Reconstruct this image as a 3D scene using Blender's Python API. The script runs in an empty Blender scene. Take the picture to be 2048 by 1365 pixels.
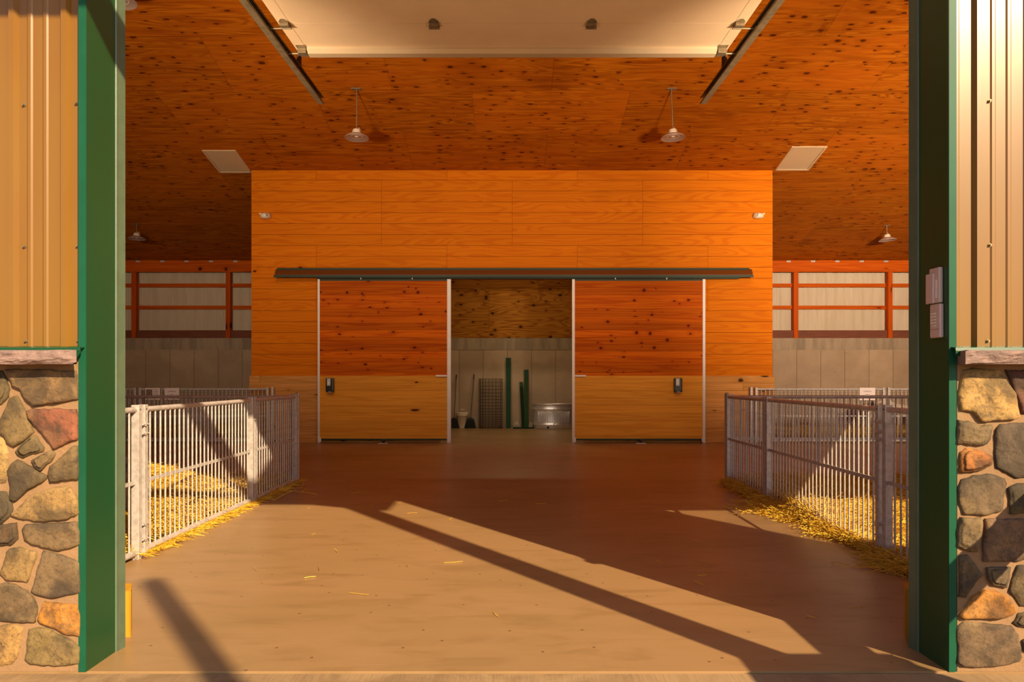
import bpy, bmesh, math, random
from mathutils import Vector, Matrix, noise
import numpy as np
random.seed(7)
F = 1440.0; HC = 1.175; CX = 1024.0; HY = 760.0
C = bpy.context.scene.collection
PI = math.pi
def PX(px, py, Y): return ((px-CX)*Y/F, Y, HC-(py-HY)*Y/F)

# ------------------------------------------------------------------ mesh helpers
class MB:
    def __init__(s): s.v=[]; s.f=[]; s.sm=[]
    def add(s, vs, fs, smooth=False):
        o=len(s.v); s.v += [tuple(p) for p in vs]
        s.f += [tuple(i+o for i in f) for f in fs]; s.sm += [smooth]*len(fs)
        return s
    def box(s, x0,x1,y0,y1,z0,z1, ch=0.0):
        if x0>x1: x0,x1=x1,x0
        if y0>y1: y0,y1=y1,y0
        if z0>z1: z0,z1=z1,z0
        if ch<=0:
            vs=[(x,y,z) for z in (z0,z1) for y in (y0,y1) for x in (x0,x1)]
            return s.add(vs,[(0,2,3,1),(4,5,7,6),(0,1,5,4),(2,6,7,3),(0,4,6,2),(1,3,7,5)])
        bm=bmesh.new(); bmesh.ops.create_cube(bm,size=1)
        for v in bm.verts: v.co=Vector((x0+(v.co.x+.5)*(x1-x0), y0+(v.co.y+.5)*(y1-y0), z0+(v.co.z+.5)*(z1-z0)))
        ch=min(ch,.45*min(x1-x0,y1-y0,z1-z0))
        bmesh.ops.bevel(bm,geom=bm.edges[:],offset=ch,segments=2,affect='EDGES',profile=.6)
        return s.bm(bm)
    def bm(s,bm,smooth=False,mat=None):
        if mat: bm.transform(mat)
        bm.verts.index_update()
        s.add([v.co[:] for v in bm.verts],[[v.index for v in f.verts] for f in bm.faces],smooth); bm.free(); return s
    def tube(s,pts,r,n=10,caps=True,smooth=True):
        pts=[Vector(p) for p in pts]; rs=r if isinstance(r,(list,tuple)) else [r]*len(pts)
        vs=[]; fs=[]; up=None
        for i,p in enumerate(pts):
            a=pts[max(i-1,0)]; b=pts[min(i+1,len(pts)-1)]; t=(b-a).normalized()
            if up is None: up = Vector((0,0,1)) if abs(t.z)<.9 else Vector((1,0,0))
            u=t.cross(up).normalized(); w=u.cross(t).normalized(); up=w
            for k in range(n):
                an=2*PI*k/n; vs.append(p+(u*math.cos(an)+w*math.sin(an))*rs[i])
        for i in range(len(pts)-1):
            for k in range(n):
                fs.append((i*n+k,i*n+(k+1)%n,(i+1)*n+(k+1)%n,(i+1)*n+k))
        s.add(vs,fs,smooth)
        if caps:
            s.add(vs[:n],[tuple(reversed(range(n)))]); s.add(vs[-n:],[tuple(range(n))])
        return s
    def bar(s,a,b,w,h,up=(0,0,1)):
        a=Vector(a); b=Vector(b); t=(b-a).normalized(); up=Vector(up)
        u=t.cross(up).normalized(); k=u.cross(t).normalized()
        vs=[p+u*(i*w/2)+k*(j*h/2) for p in (a,b) for (i,j) in ((-1,-1),(1,-1),(1,1),(-1,1))]
        return s.add(vs,[(0,1,2,3),(7,6,5,4),(0,4,5,1),(1,5,6,2),(2,6,7,3),(3,7,4,0)])
    def prism(s,poly,axis,a,b,smooth=False):
        # poly: list of 2D points; axis 0: (y,z) along x ; 1: (x,z) along y ; 2: (x,y) along z
        def mk(p,t): return (t,p[0],p[1]) if axis==0 else ((p[0],t,p[1]) if axis==1 else (p[0],p[1],t))
        n=len(poly); s.add([mk(p,a) for p in poly]+[mk(p,b) for p in poly],
            [(i,(i+1)%n,n+(i+1)%n,n+i) for i in range(n)],smooth)
        s.add([mk(p,a) for p in poly],[tuple(reversed(range(n)))]); s.add([mk(p,b) for p in poly],[tuple(range(n))])
        return s
    def lathe(s,prof,c=(0,0,0),n=32,sx=1,sy=1,smooth=True,rotz=0):
        vs=[];fs=[];m=len(prof)
        for k in range(n):
            an=2*PI*k/n+rotz
            for (r,z) in prof: vs.append((c[0]+r*math.cos(an)*sx,c[1]+r*math.sin(an)*sy,c[2]+z))
        for k in range(n):
            for i in range(m-1):
                fs.append((k*m+i,((k+1)%n)*m+i,((k+1)%n)*m+i+1,k*m+i+1))
        return s.add(vs,fs,smooth)
    def build(s,name,m=None,parent=None,fix=True):
        me=bpy.data.meshes.new(name); me.from_pydata(s.v,[],s.f); 
        me.polygons.foreach_set('use_smooth',s.sm); me.update()
        if fix and len(s.f)<30000:
            b=bmesh.new(); b.from_mesh(me); bmesh.ops.recalc_face_normals(b,faces=b.faces[:]); b.to_mesh(me); b.free()
        o=bpy.data.objects.new(name,me); C.objects.link(o)
        if m: me.materials.append(m)
        if parent: o.parent=parent
        return o
def tag(o,label=None,cat=None,group=None,kind=None):
    if label: o['label']=label
    if cat: o['category']=cat
    if group: o['group']=group
    if kind: o['kind']=kind
    return o
def empty(name,loc=(0,0,0),label=None,cat=None,group=None,rz=0):
    o=bpy.data.objects.new(name,None); C.objects.link(o); o.location=loc; o.rotation_euler=(0,0,rz); o.empty_display_size=.1
    return tag(o,label,cat,group)
def struct(name,mb,m,parent=None):
    o=mb.build(name,m,parent)
    if parent is None: o['kind']='structure'
    return o
def copy_tree(o,parent=None):
    c=o.copy(); C.objects.link(c); c.parent=parent
    for ch in list(o.children): copy_tree(ch,c)
    return c

# ------------------------------------------------------------------ node helpers
def new_mat(name):
    m=bpy.data.materials.new(name); m.use_nodes=True; nt=m.node_tree; nt.nodes.clear()
    out=nt.nodes.new('ShaderNodeOutputMaterial'); b=nt.nodes.new('ShaderNodeBsdfPrincipled')
    nt.links.new(b.outputs[0],out.inputs[0]); return m,nt,b
class G:
    def __init__(s,nt): s.nt=nt
    def n(s,t,**kw):
        x=s.nt.nodes.new(t)
        for k,v in kw.items(): setattr(x,k,v)
        return x
    def put(s,sock,v):
        if hasattr(v,'is_output'): s.nt.links.new(v,sock)
        elif v is not None:
            if isinstance(v,(tuple,list)) and sock.type=='RGBA' and len(v)==3: v=(*v,1)
            sock.default_value=v
    def m(s,op,a,b=None,c=None,clamp=False):
        x=s.n('ShaderNodeMath',operation=op,use_clamp=clamp); s.put(x.inputs[0],a)
        if b is not None: s.put(x.inputs[1],b)
        if c is not None: s.put(x.inputs[2],c)
        return x.outputs[0]
    def mix(s,f,a,b,blend='MIX'):
        x=s.n('ShaderNodeMix',data_type='RGBA',blend_type=blend); s.put(x.inputs['Factor'],f)
        s.put(x.inputs[6],a); s.put(x.inputs[7],b); return x.outputs[2]
    def comb(s,x,y,z=0.0):
        c=s.n('ShaderNodeCombineXYZ'); s.put(c.inputs[0],x); s.put(c.inputs[1],y); s.put(c.inputs[2],z); return c.outputs[0]
    def coords(s):
        t=s.n('ShaderNodeTexCoord'); p=s.n('ShaderNodeSeparateXYZ'); s.nt.links.new(t.outputs['Object'],p.inputs[0])
        return p.outputs[0],p.outputs[1],p.outputs[2],t.outputs['Object']
    def noise(s,vec,scale=1,detail=2,rough=.5,dist=0,dim='3D'):
        x=s.n('ShaderNodeTexNoise',noise_dimensions=dim); s.put(x.inputs['Vector'],vec); s.put(x.inputs['Scale'],scale)
        s.put(x.inputs['Detail'],detail); s.put(x.inputs['Roughness'],rough); s.put(x.inputs['Distortion'],dist); return x.outputs['Fac']
    def white(s,vec):
        x=s.n('ShaderNodeTexWhiteNoise',noise_dimensions='2D'); s.put(x.inputs['Vector'],vec); return x.outputs['Value']
    def ramp(s,f,stops,interp='LINEAR'):
        x=s.n('ShaderNodeValToRGB'); x.color_ramp.interpolation=interp; e=x.color_ramp.elements
        while len(e)<len(stops): e.new(.5)
        for i,(p,c) in enumerate(stops):
            e[i].position=p; e[i].color=(*c,1) if len(c)==3 else c
        s.put(x.inputs[0],f); return x.outputs[0]
    def smooth(s,v,a,b):   # 0 below a, 1 above b
        x=s.n('ShaderNodeMapRange',interpolation_type='SMOOTHSTEP'); s.put(x.inputs[0],v); s.put(x.inputs[1],a); s.put(x.inputs[2],b); return x.outputs[0]
    def bump(s,b,h,strength=.3,dist=.01):
        x=s.n('ShaderNodeBump'); s.put(x.inputs['Strength'],strength); s.put(x.inputs['Distance'],dist); s.put(x.inputs['Height'],h)
        s.nt.links.new(x.outputs[0],b.inputs['Normal'])
def simple(name,col,rough=.5,metal=0,spec=.5,var=.0,vs=8,bump=0,bs=60,dark=None,stretch=(1,1,1)):
    m,nt,b=new_mat(name); g=G(nt); x,y,z,o=g.coords()
    b.inputs['Roughness'].default_value=rough; b.inputs['Metallic'].default_value=metal; b.inputs['Specular IOR Level'].default_value=spec
    vec=g.comb(g.m('MULTIPLY',x,stretch[0]),g.m('MULTIPLY',y,stretch[1]),g.m('MULTIPLY',z,stretch[2]))
    if var>0:
        d=dark or tuple(c*(1-var) for c in col)
        f=g.smooth(g.noise(vec,vs,4,.6),.35,.7)
        g.put(b.inputs['Base Color'],g.mix(f,col,d))
    else: g.put(b.inputs['Base Color'],col)
    if bump>0: g.bump(b,g.noise(vec,bs,4,.6),bump,.01)
    return m
def wood(name,base,dark,u=0,v=2,pitch=.2,v0=0,groove=.004,sheetL=0,sheetH=0,u0=0,gu=.35,gv=6,rings=22,ringamt=.6,
         knots=0,knot_su=2.2,knot_sv=5,knot_r=.16,knotcol=(.02,.006,.002),rowvar=.25,tint2=None,rough=.6,streak=.35,stagger=.5,big=0,groovedark=.25,objrand=0,fv=40,clus=0):
    m,nt,b=new_mat(name); g=G(nt); xyz=g.coords(); U=xyz[u]; V=xyz[v]
    rowf=g.m('DIVIDE',g.m('SUBTRACT',V,v0),pitch); row=g.m('FLOOR',rowf); rfr=g.m('FRACT',rowf)
    if sheetH>0:
        sh=g.m('FLOOR',g.m('DIVIDE',g.m('SUBTRACT',V,v0),sheetH)); shfr=g.m('FRACT',g.m('DIVIDE',g.m('SUBTRACT',V,v0),sheetH))
    else: sh=row; shfr=rfr
    if sheetL>0:
        colf=g.m('ADD',g.m('DIVIDE',g.m('SUBTRACT',U,u0),sheetL),g.m('MULTIPLY',g.m('ADD',sh,1),stagger)); col=g.m('FLOOR',colf); cfr=g.m('FRACT',colf)
    else: col=g.m('MULTIPLY',row,0); cfr=None
    r1=g.white(g.comb(row,col)); r2=g.white(g.comb(g.m('ADD',sh,.5),g.m('ADD',col,31.3)))
    rr = r1 if sheetH==0 else r2
    if objrand:
        oi=g.n('ShaderNodeObjectInfo'); rr=g.m('ADD',rr,oi.outputs['Random']); r1=g.m('FRACT',g.m('ADD',r1,g.m('MULTIPLY',oi.outputs['Random'],3.7)))
    P=g.comb(g.m('MULTIPLY',g.m('ADD',U,g.m('MULTIPLY',rr,41)),gu),g.m('ADD',g.m('MULTIPLY',V,gv),g.m('MULTIPLY',rr,97)),rr)
    n1=g.noise(P,1,1.5,.45,.35)
    sn=g.m('SINE',g.m('MULTIPLY',n1,rings*PI)); ring=g.smooth(sn,-.2,.95)
    P2=g.comb(g.m('MULTIPLY',U,1.2),g.m('MULTIPLY',V,fv),r1); fine=g.noise(P2,1,3,.6)
    P3=g.comb(g.m('MULTIPLY',U,.8),g.m('MULTIPLY',V,3),rr); brd=g.smooth(g.noise(P3,1,3,.6),.35,.7)
    c=g.mix(g.m('MULTIPLY',ring,ringamt),base,dark)
    c=g.mix(g.m('MULTIPLY',g.smooth(fine,.4,.75),streak),c,dark)
    if tint2 is not None: c=g.mix(g.m('MULTIPLY',g.m('ADD',g.m('MULTIPLY',brd,.6),g.m('MULTIPLY',r1,.4)),.8),c,tint2)
    tone=g.m('ADD',1-rowvar/2,g.m('MULTIPLY',g.m('ADD',g.m('MULTIPLY',r1,.6),g.m('MULTIPLY',r2,.4)),rowvar))
    tn=g.n('ShaderNodeCombineColor'); [g.put(tn.inputs[i],tone) for i in range(3)]
    c=g.mix(1.0,c,tn.outputs[0],'MULTIPLY')
    if knots>0:
        vo=g.n('ShaderNodeTexVoronoi',voronoi_dimensions='2D'); g.put(vo.inputs['Vector'],g.comb(g.m('ADD',g.m('MULTIPLY',U,knot_su),g.m('MULTIPLY',rr,13)),g.m('ADD',g.m('MULTIPLY',V,knot_sv),g.m('MULTIPLY',n1,1.0)))); g.put(vo.inputs['Scale'],1.0)
        sp=g.n('ShaderNodeSeparateColor'); nt.links.new(vo.outputs['Color'],sp.inputs[0])
        keep=g.m('GREATER_THAN',sp.outputs[0],1-knots)
        if clus: keep=g.m('MULTIPLY',keep,g.m('GREATER_THAN',g.noise(g.comb(g.m('MULTIPLY',U,1.4),V,rr),1,2,.5),.47))
        rad=g.m('MULTIPLY',g.m('ADD',.45,g.m('MULTIPLY',sp.outputs[1],.9)),knot_r)
        rel=g.m('DIVIDE',vo.outputs['Distance'],rad)
        k=g.m('MULTIPLY',g.m('SUBTRACT',1,g.smooth(rel,.5,1.05)),keep)
        halo=g.m('MULTIPLY',g.m('SUBTRACT',1,g.smooth(rel,.8,3.2)),keep)
        c=g.mix(g.m('MULTIPLY',halo,.35),c,dark); c=g.mix(g.m('MULTIPLY',k,.9),c,knotcol)
    gd=g.m('LESS_THAN',rfr,groove/pitch) if groove>0 else None
    gl=None
    if gd is not None: gl=gd
    if cfr is not None:
        s1=g.m('LESS_THAN',cfr,.005/sheetL); gl=s1 if gl is None else g.m('MAXIMUM',gl,s1)
    if sheetH>0:
        s2=g.m('LESS_THAN',shfr,.005/sheetH); gl=s2 if gl is None else g.m('MAXIMUM',gl,s2)
    if gl is not None:
        c=g.mix(g.m('MULTIPLY',gl,1-groovedark),c,tuple(x*.15 for x in dark))
    g.put(b.inputs['Base Color'],c); b.inputs['Roughness'].default_value=rough; b.inputs['Specular IOR Level'].default_value=.05
    h=g.m('ADD',g.m('MULTIPLY',fine,.25),g.m('MULTIPLY',ring,.08))
    if gl is not None: h=g.m('SUBTRACT',h,gl)
    g.bump(b,h,.35,.004)
    return m

# ------------------------------------------------------------------ materials
OR=(.60,.160,.003); ORD=(.48,.095,.002)
M={}
M['wall']=wood('orange_siding',OR,ORD,0,2,.2032,4.897,.0075,2.435,1.219,0,gu=.45,gv=4.0,rings=26,ringamt=.5,knots=.04,knot_su=1.2,knot_sv=3,knot_r=.10,rowvar=.12)
M['wains']=wood('yellow_boards',(.62,.28,.075),(.40,.15,.028),0,2,.139,0,.004,3.6,0,.7,gu=.3,gv=9,rings=16,ringamt=.5,knots=.34,knot_su=2.2,knot_sv=6,knot_r=.15,rowvar=.25)
M['ceil']=wood('plywood_ceiling',(.52,.150,.006),(.24,.046,.002),0,1,1.19,13.40,.0,2.435,1.19,.6,gu=.5,gv=7,rings=26,ringamt=.75,knots=.62,clus=1,knot_su=3.4,knot_sv=9.0,knot_r=.16,knotcol=(.07,.010,.001),rowvar=.28,groovedark=.4,streak=1.0,fv=17,tint2=(.46,.100,.004))
M['backply']=wood('plywood_back',(.42,.16,.018),(.20,.05,.004),0,2,1.22,2.205,.0,2.435,1.22,.65,gu=.55,gv=5.0,rings=26,ringamt=.7,knots=.4,knot_su=3.0,knot_sv=5,knot_r=.15,rowvar=.2)
M['doorup']=wood('knotty_pine',(.52,.108,.003),(.32,.032,.001),0,2,.131,3.01,.003,0,0,0,gu=.35,gv=9,rings=12,ringamt=.5,knots=.42,knot_su=4.0,knot_sv=6.5,knot_r=.13,knotcol=(.06,.008,.002),rowvar=.55,objrand=1)
M['doorlo']=wood('honey_pine',(.72,.30,.035),(.56,.19,.018),0,2,.139,1.25,.003,0,0,0,gu=.3,gv=9,rings=16,ringamt=.5,knots=.08,knot_su=1.2,knot_sv=4,knot_r=.1,rowvar=.22,objrand=1,streak=.5)
M['beam']=wood('framing_lumber_h',(.55,.10,.006),(.30,.035,.002),0,2,5,0,0,gu=.3,gv=9,rings=12,ringamt=.4,knots=.35,knot_su=1.6,knot_sv=5,knot_r=.16,rowvar=.1)
M['post']=wood('framing_lumber_v',(.55,.09,.006),(.28,.03,.002),2,0,5,0,0,gu=.3,gv=14,rings=12,ringamt=.4,knots=.3,knot_su=2,knot_sv=9,knot_r=.16,rowvar=.1)
M['block']=wood('pine_block',(.62,.32,.03),(.42,.17,.01),2,0,5,0,0,gu=.5,gv=22,rings=16,ringamt=.5,knots=.2,knot_su=3,knot_sv=9,knot_r=.13,rowvar=.1)
M['hut']=simple('dark_stained_wood',(.20,.05,.015),.7,var=.4,vs=6,stretch=(.4,3,8))
M['white']=simple('white_metal',(.72,.62,.58),.4,var=.08,vs=5)
M['green']=simple('green_painted_steel',(.007,.066,.022),.33,spec=.5,var=.25,vs=2.2,dark=(.012,.060,.018))
M['teal']=simple('teal_green_trim',(.010,.090,.046),.45,spec=.18,var=.15,vs=4)
M['vinyl']=simple('grey_green_vinyl',(.10,.14,.085),.42,spec=.5,var=.15,vs=12,bump=.1,bs=200)
M['dkgreen']=simple('dark_green_metal',(.018,.030,.012),.5,spec=.3)
M['cover']=simple('brown_cover',(.12,.030,.002),.5,spec=.3)
M['galv']=simple('galvanised_steel',(.58,.52,.49),.42,metal=.2,spec=.5,var=.28,vs=30,bump=.05,bs=150)
M['galvd']=simple('aged_galvanised_track',(.30,.22,.12),.5,metal=.6,var=.3,vs=14)
M['wire']=simple('dark_wire',(.07,.05,.035),.5,metal=.4)
M['wirel']=simple('grey_wire',(.26,.22,.17),.5,metal=.5)
M['chrome']=simple('shiny_steel',(.80,.76,.74),.32,metal=.65,var=.1,vs=10)
M['black']=simple('black_plastic',(.012,.010,.010),.3)
M['dkmetal']=simple('dark_hardware',(.05,.04,.03),.4,metal=.6)
M['plasticw']=simple('cream_plastic',(.72,.58,.42),.4)
M['bucket']=simple('white_bucket_plastic',(.85,.70,.48),.4,var=.1,vs=12)
M['keypad']=simple('beige_keypad',(.62,.46,.42),.35)
M['key']=simple('grey_key',(.82,.72,.66),.4)
M['panelw']=simple('garage_door_white',(.76,.53,.31),.45,var=.06,vs=3)
M['hatch']=simple('hatch_white',(.64,.42,.23),.5,var=.06,vs=3)
M['paper']=simple('white_paper',(.75,.62,.58),.8)
M['ink']=simple('black_ink',(.02,.015,.02),.8)
M['inkg']=simple('grey_ink',(.30,.24,.24),.8)
M['photo']=simple('printed_photo',(.25,.17,.13),.6,var=.8,vs=40)
M['cap']=simple('rough_stone_cap',(.27,.175,.150),.85,var=.4,vs=16,bump=.9,bs=22,stretch=(1,1,1.6))
M['mortar']=simple('mortar',(.30,.175,.085),.9,var=.16,vs=7,bump=.3,bs=60)
M['strutm']=simple('strut_steel',(.62,.46,.28),.35,metal=.2,var=.06,vs=3)
M['post_w']=simple('porch_wood',(.4,.22,.1),.7,var=.3,vs=4)
M['gravel']=simple('ground_gravel',(.34,.25,.16),.95,var=.3,vs=12)
M['roofm']=simple('green_roof_metal',(.03,.11,.06),.5)
M['gfur']=simple('grey_brown_fur',(.55,.42,.33),.9,var=.65,vs=14,bump=.8,bs=50,stretch=(.6,1,1))
M['wfur']=simple('white_fur',(.75,.62,.45),.9,var=.2,vs=14,bump=.6,bs=50)
M['bfur']=simple('brown_fur',(.10,.03,.012),.9,var=.4,vs=14,bump=.6,bs=50)
M['horn']=simple('horn_grey',(.15,.10,.07),.5)
M['foil']=simple('crumpled_plastic',(.5,.42,.33),.4,var=.4,vs=20)
M['bristle']=simple('dark_bristle',(.015,.012,.010),.8,var=.3,vs=60)
M['handle']=simple('grey_handle',(.09,.075,.06),.35,metal=.5)
def siding_mat(name,c,c2,rough): 
    m,nt,b=new_mat(name); g=G(nt); x,y,z,o=g.coords()
    g.put(b.inputs['Base Color'],g.mix(g.smooth(g.noise(g.comb(g.m('MULTIPLY',x,3),y,g.m('MULTIPLY',z,.5)),2,3),.35,.7),c,c2))
    b.inputs['Roughness'].default_value=rough; b.inputs['Specular IOR Level'].default_value=.5; return m
M['siding']=siding_mat('tan_steel_siding',(.225,.111,.017),(.215,.098,.014),.30)
M['insiding']=siding_mat('white_steel_inside',(.62,.50,.36),(.56,.44,.31),.32)
# lens glass of the lamps
m,nt,b=new_mat('lamp_lens'); b.inputs['Base Color'].default_value=(.55,.36,.28,1); b.inputs['Roughness'].default_value=.15; b.inputs['Transmission Weight'].default_value=.35; M['lens']=m
# floor concrete
def floor_mat():
    m,nt,b=new_mat('sealed_concrete'); g=G(nt); x,y,z,o=g.coords()
    n1=g.noise(g.comb(g.m('MULTIPLY',x,.55),g.m('MULTIPLY',y,1.0)),1.1,6,.62,.4)
    n2=g.noise(g.comb(g.m('MULTIPLY',x,2),g.m('MULTIPLY',y,7)),1.0,5,.6,.6)
    n3=g.noise(o,45,3,.6)
    c=g.mix(g.smooth(n1,.3,.7),(0.372,0.220,0.102),(0.322,0.195,0.084))
    c=g.mix(g.m('MULTIPLY',g.smooth(n2,.48,.72),.55),c,(0.236,0.140,0.053))
    c=g.mix(g.m('MULTIPLY',g.smooth(n3,.55,.8),.18),c,(0.434,0.285,0.149))
    sc=g.noise(g.comb(g.m('MULTIPLY',x,1.5),g.m('MULTIPLY',y,12),3.0),2.2,4,.6,1.2)
    c=g.mix(g.m('MULTIPLY',g.smooth(sc,.62,.74),.35),c,(0.422,0.279,0.161))
    vo=g.n('ShaderNodeTexVoronoi',voronoi_dimensions='2D',feature='F1'); g.put(vo.inputs['Vector'],o); g.put(vo.inputs['Scale'],3.0)
    c=g.mix(g.m('MULTIPLY',g.m('LESS_THAN',vo.outputs['Distance'],.022),.7),c,(0.081,0.043,0.019))
    g.put(b.inputs['Base Color'],c)
    g.put(b.inputs['Roughness'],g.m('ADD',.27,g.m('MULTIPLY',n1,.22)))
    b.inputs['Specular IOR Level'].default_value=.33
    g.bump(b,g.m('ADD',g.m('MULTIPLY',n2,.6),g.m('MULTIPLY',n3,.4)),.12,.003)
    return m
M['floor']=floor_mat()
M['backfloor']=M['floor']
def apron_mat():
    m,nt,b=new_mat('broomed_concrete'); g=G(nt); x,y,z,o=g.coords()
    n=g.noise(g.comb(g.m('MULTIPLY',x,60),g.m('MULTIPLY',y,3)),1,3,.6); n1=g.noise(o,2.2,6,.65,.8)
    c=g.mix(g.smooth(n1,.4,.66),(0.384,0.248,0.124),(0.248,0.155,0.074)); c=g.mix(g.m('MULTIPLY',g.smooth(n,.45,.7),.3),c,(0.217,0.124,0.056))
    g.put(b.inputs['Base Color'],c); b.inputs['Roughness'].default_value=.8; g.bump(b,g.m('ADD',n,n1),.4,.006); return m
M['apron']=apron_mat()
def concrete_wall():
    m,nt,b=new_mat('poured_concrete_wall'); g=G(nt); x,y,z,o=g.coords()
    P=.5963; cf=g.m('DIVIDE',g.m('ADD',x,.119),P); fr=g.m('FRACT',cf); col=g.m('FLOOR',cf); r=g.white(g.comb(col,2.0))
    n1=g.noise(o,1.6,5,.6,.3); n2=g.noise(g.comb(g.m('MULTIPLY',x,3),y,g.m('MULTIPLY',z,26)),1.0,4,.65,.5)
    c=g.mix(g.smooth(n1,.3,.7),(.47,.325,.205),(.39,.265,.16))
    tone=g.m('ADD',.93,g.m('MULTIPLY',r,.12)); tn=g.n('ShaderNodeCombineColor'); [g.put(tn.inputs[i],tone) for i in range(3)]
    c=g.mix(1.0,c,tn.outputs[0],'MULTIPLY')
    c=g.mix(g.m('MULTIPLY',g.smooth(n2,.6,.72),.4),c,(.22,.15,.09))
    seam=g.m('LESS_THAN',fr,.012/P); c=g.mix(g.m('MULTIPLY',seam,.8),c,(.10,.065,.03))
    g.put(b.inputs['Base Color'],c); b.inputs['Roughness'].default_value=.8
    g.bump(b,g.m('SUBTRACT',g.m('MULTIPLY',n2,.3),seam),.3,.006); return m
M['conc']=concrete_wall()
M['conccap']=simple('poured_concrete_ledge',(.40,.29,.19),.8,var=.35,vs=3,bump=.15,bs=20,stretch=(2,1,.3))
def stone_mat():
    m,nt,b=new_mat('field_stone'); g=G(nt); x,y,z,o=g.coords()
    a=g.n('ShaderNodeAttribute'); a.attribute_name='tint'
    n1=g.noise(o,7,5,.65,.5); n2=g.noise(o,70,4,.7)
    c=g.mix(g.smooth(n1,.40,.62),a.outputs['Color'],g.mix(.72,a.outputs['Color'],(.040,.028,.016)))
    c=g.mix(g.m('MULTIPLY',g.smooth(n1,.25,.4),0.0),c,(.5,.35,.15))
    n3=g.noise(o,5,3,.5,.4)
    c=g.mix(g.m('MULTIPLY',g.smooth(n3,.5,.7),.6),c,g.mix(.5,a.outputs['Color'],(.36,.23,.09)))
    c=g.mix(g.m('MULTIPLY',g.smooth(n2,.45,.7),.6),c,(.05,.034,.02))
    g.put(b.inputs['Base Color'],c); b.inputs['Roughness'].default_value=.85
    g.bump(b,g.m('ADD',g.m('MULTIPLY',n2,.7),g.m('MULTIPLY',g.noise(o,26,5,.65,.6),1.0)),.6,.009); return m
M['stone']=stone_mat()
def straw_mat(name,a,bb):
    m,nt,b=new_mat(name); g=G(nt); x,y,z,o=g.coords()
    gi=g.n('ShaderNodeNewGeometry')
    c=g.mix(gi.outputs['Random Per Island'],a,bb)
    g.put(b.inputs['Base Color'],c); b.inputs['Roughness'].default_value=.55; return m
M['straw']=straw_mat('straw',(.90,.60,.060),(.52,.26,.008))
def strawbase():
    m,nt,b=new_mat('straw_bed'); g=G(nt); x,y,z,o=g.coords()
    n1=g.noise(g.comb(g.m('MULTIPLY',x,50),g.m('MULTIPLY',y,12)),1,3,.7,1.5); n2=g.noise(g.comb(g.m('MULTIPLY',x,12),g.m('MULTIPLY',y,50),5.),1,3,.7,1.5)
    f=g.smooth(g.m('ADD',n1,n2),.85,1.2)
    g.put(b.inputs['Base Color'],g.mix(f,(.15,.060,.005),(.62,.34,.018))); b.inputs['Roughness'].default_value=.8
    g.bump(b,g.m('ADD',n1,n2),1.0,.03); return m
M['strawbase']=strawbase()

# ------------------------------------------------------------------ geometry constants
YF=2.90; YW=13.43; YB=17.81; XL=-1.713; XR=1.757
def ceil(Y): return 8.005-.2176*Y if Y>=7.7 else 6.329-.2176*(7.7-Y)
# floor / ground
struct('floor',MB().box(-12,12,YF,YB+.3,-.15,0),M['floor'])
struct('floor_apron',MB().box(-6,6,-3,YF-.012,-.15,-.006).box(-6,6,YF-.012,YF,-.15,-.03),M['apron'])
tag(struct('ground',MB().box(-40,40,-45,-3,-.25,-.03).box(-40,-6,-3,YF,-.25,-.03).box(6,40,-3,YF,-.25,-.03),M['gravel']),None)
# ceiling: back slope and front slope
def slab(y0,y1,x0,x1,th=.12):
    return [(y0,ceil(y0)),(y1,ceil(y1)),(y1,ceil(y1)+th),(y0,ceil(y0)+th)]
cb=MB(); cb.prism([(2.2,ceil(2.2)),(7.7,ceil(7.7)),(YB+.6,ceil(YB+.6)),(YB+.6,ceil(YB+.6)+.15),(7.7,ceil(7.7)+.15),(2.2,ceil(2.2)+.15)],0,-12,12)
struct('ceiling',cb,M['ceil'])
# side walls
struct('wall_left',MB().box(-12.15,-12,YF,YB+.3,0,6.6),M['insiding'])
struct('wall_right',MB().box(12,12.15,YF,YB+.3,0,6.6),M['insiding'])
# front wall core with openings (main, and a second one at the right)
TOPM=3.5; RX0,RX1,RZ=3.74,7.4,2.45
fw=MB()
yi=3.10
fw.box(-12,XL-.03,YF+.03,yi,0,5.4).box(XL-.03,XR+.03,YF+.03,yi,TOPM,5.4).box(XR+.03,RX0,YF+.03,yi,0,5.4).box(RX0,RX1,YF+.03,yi,RZ,5.4).box(RX1,12,YF+.03,yi,0,5.4)
struct('wall_front',fw,M['wains'])
# back wall: concrete below, plywood / open framing above
struct('wall_back',MB().box(-12,12,YB,YB+.25,0,1.917),M['conc'])
struct('trim_1',MB().box(-12,12,YB-.012,YB+.25,1.917,2.205),M['conccap'])
struct('wall_store_back',MB().box(-4.86,4.86,YB+.002,YB+.05,2.205,4.3),M['backply'])
# wood wall with doorway
ww=MB(); T=.15
dx0,dx1,dz=-1.35,1.35,3.06
ww.box(-4.86,dx0,YW,YW+T,1.25,ceil(YW)).box(dx1,4.86,YW,YW+T,1.25,ceil(YW)).box(dx0,dx1,YW,YW+T,dz,ceil(YW))
struct('wall_middle',ww,M['wall'])
struct('trim_2',MB().box(-4.89,dx0,YW-.02,YW+T,0,1.25),M['wains'])
struct('trim_3',MB().box(dx1,4.89,YW-.02,YW+T,0,1.25),M['wains'])
struct('wall_store_left',MB().prism([(YW+T,0),(YB,0),(YB,ceil(YB)),(YW+T,ceil(YW+T))],0,-4.86,-4.74),M['backply'])
struct('wall_store_right',MB().prism([(YW+T,0),(YB,0),(YB,ceil(YB)),(YW+T,ceil(YW+T))],0,4.74,4.86),M['backply'])

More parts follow.
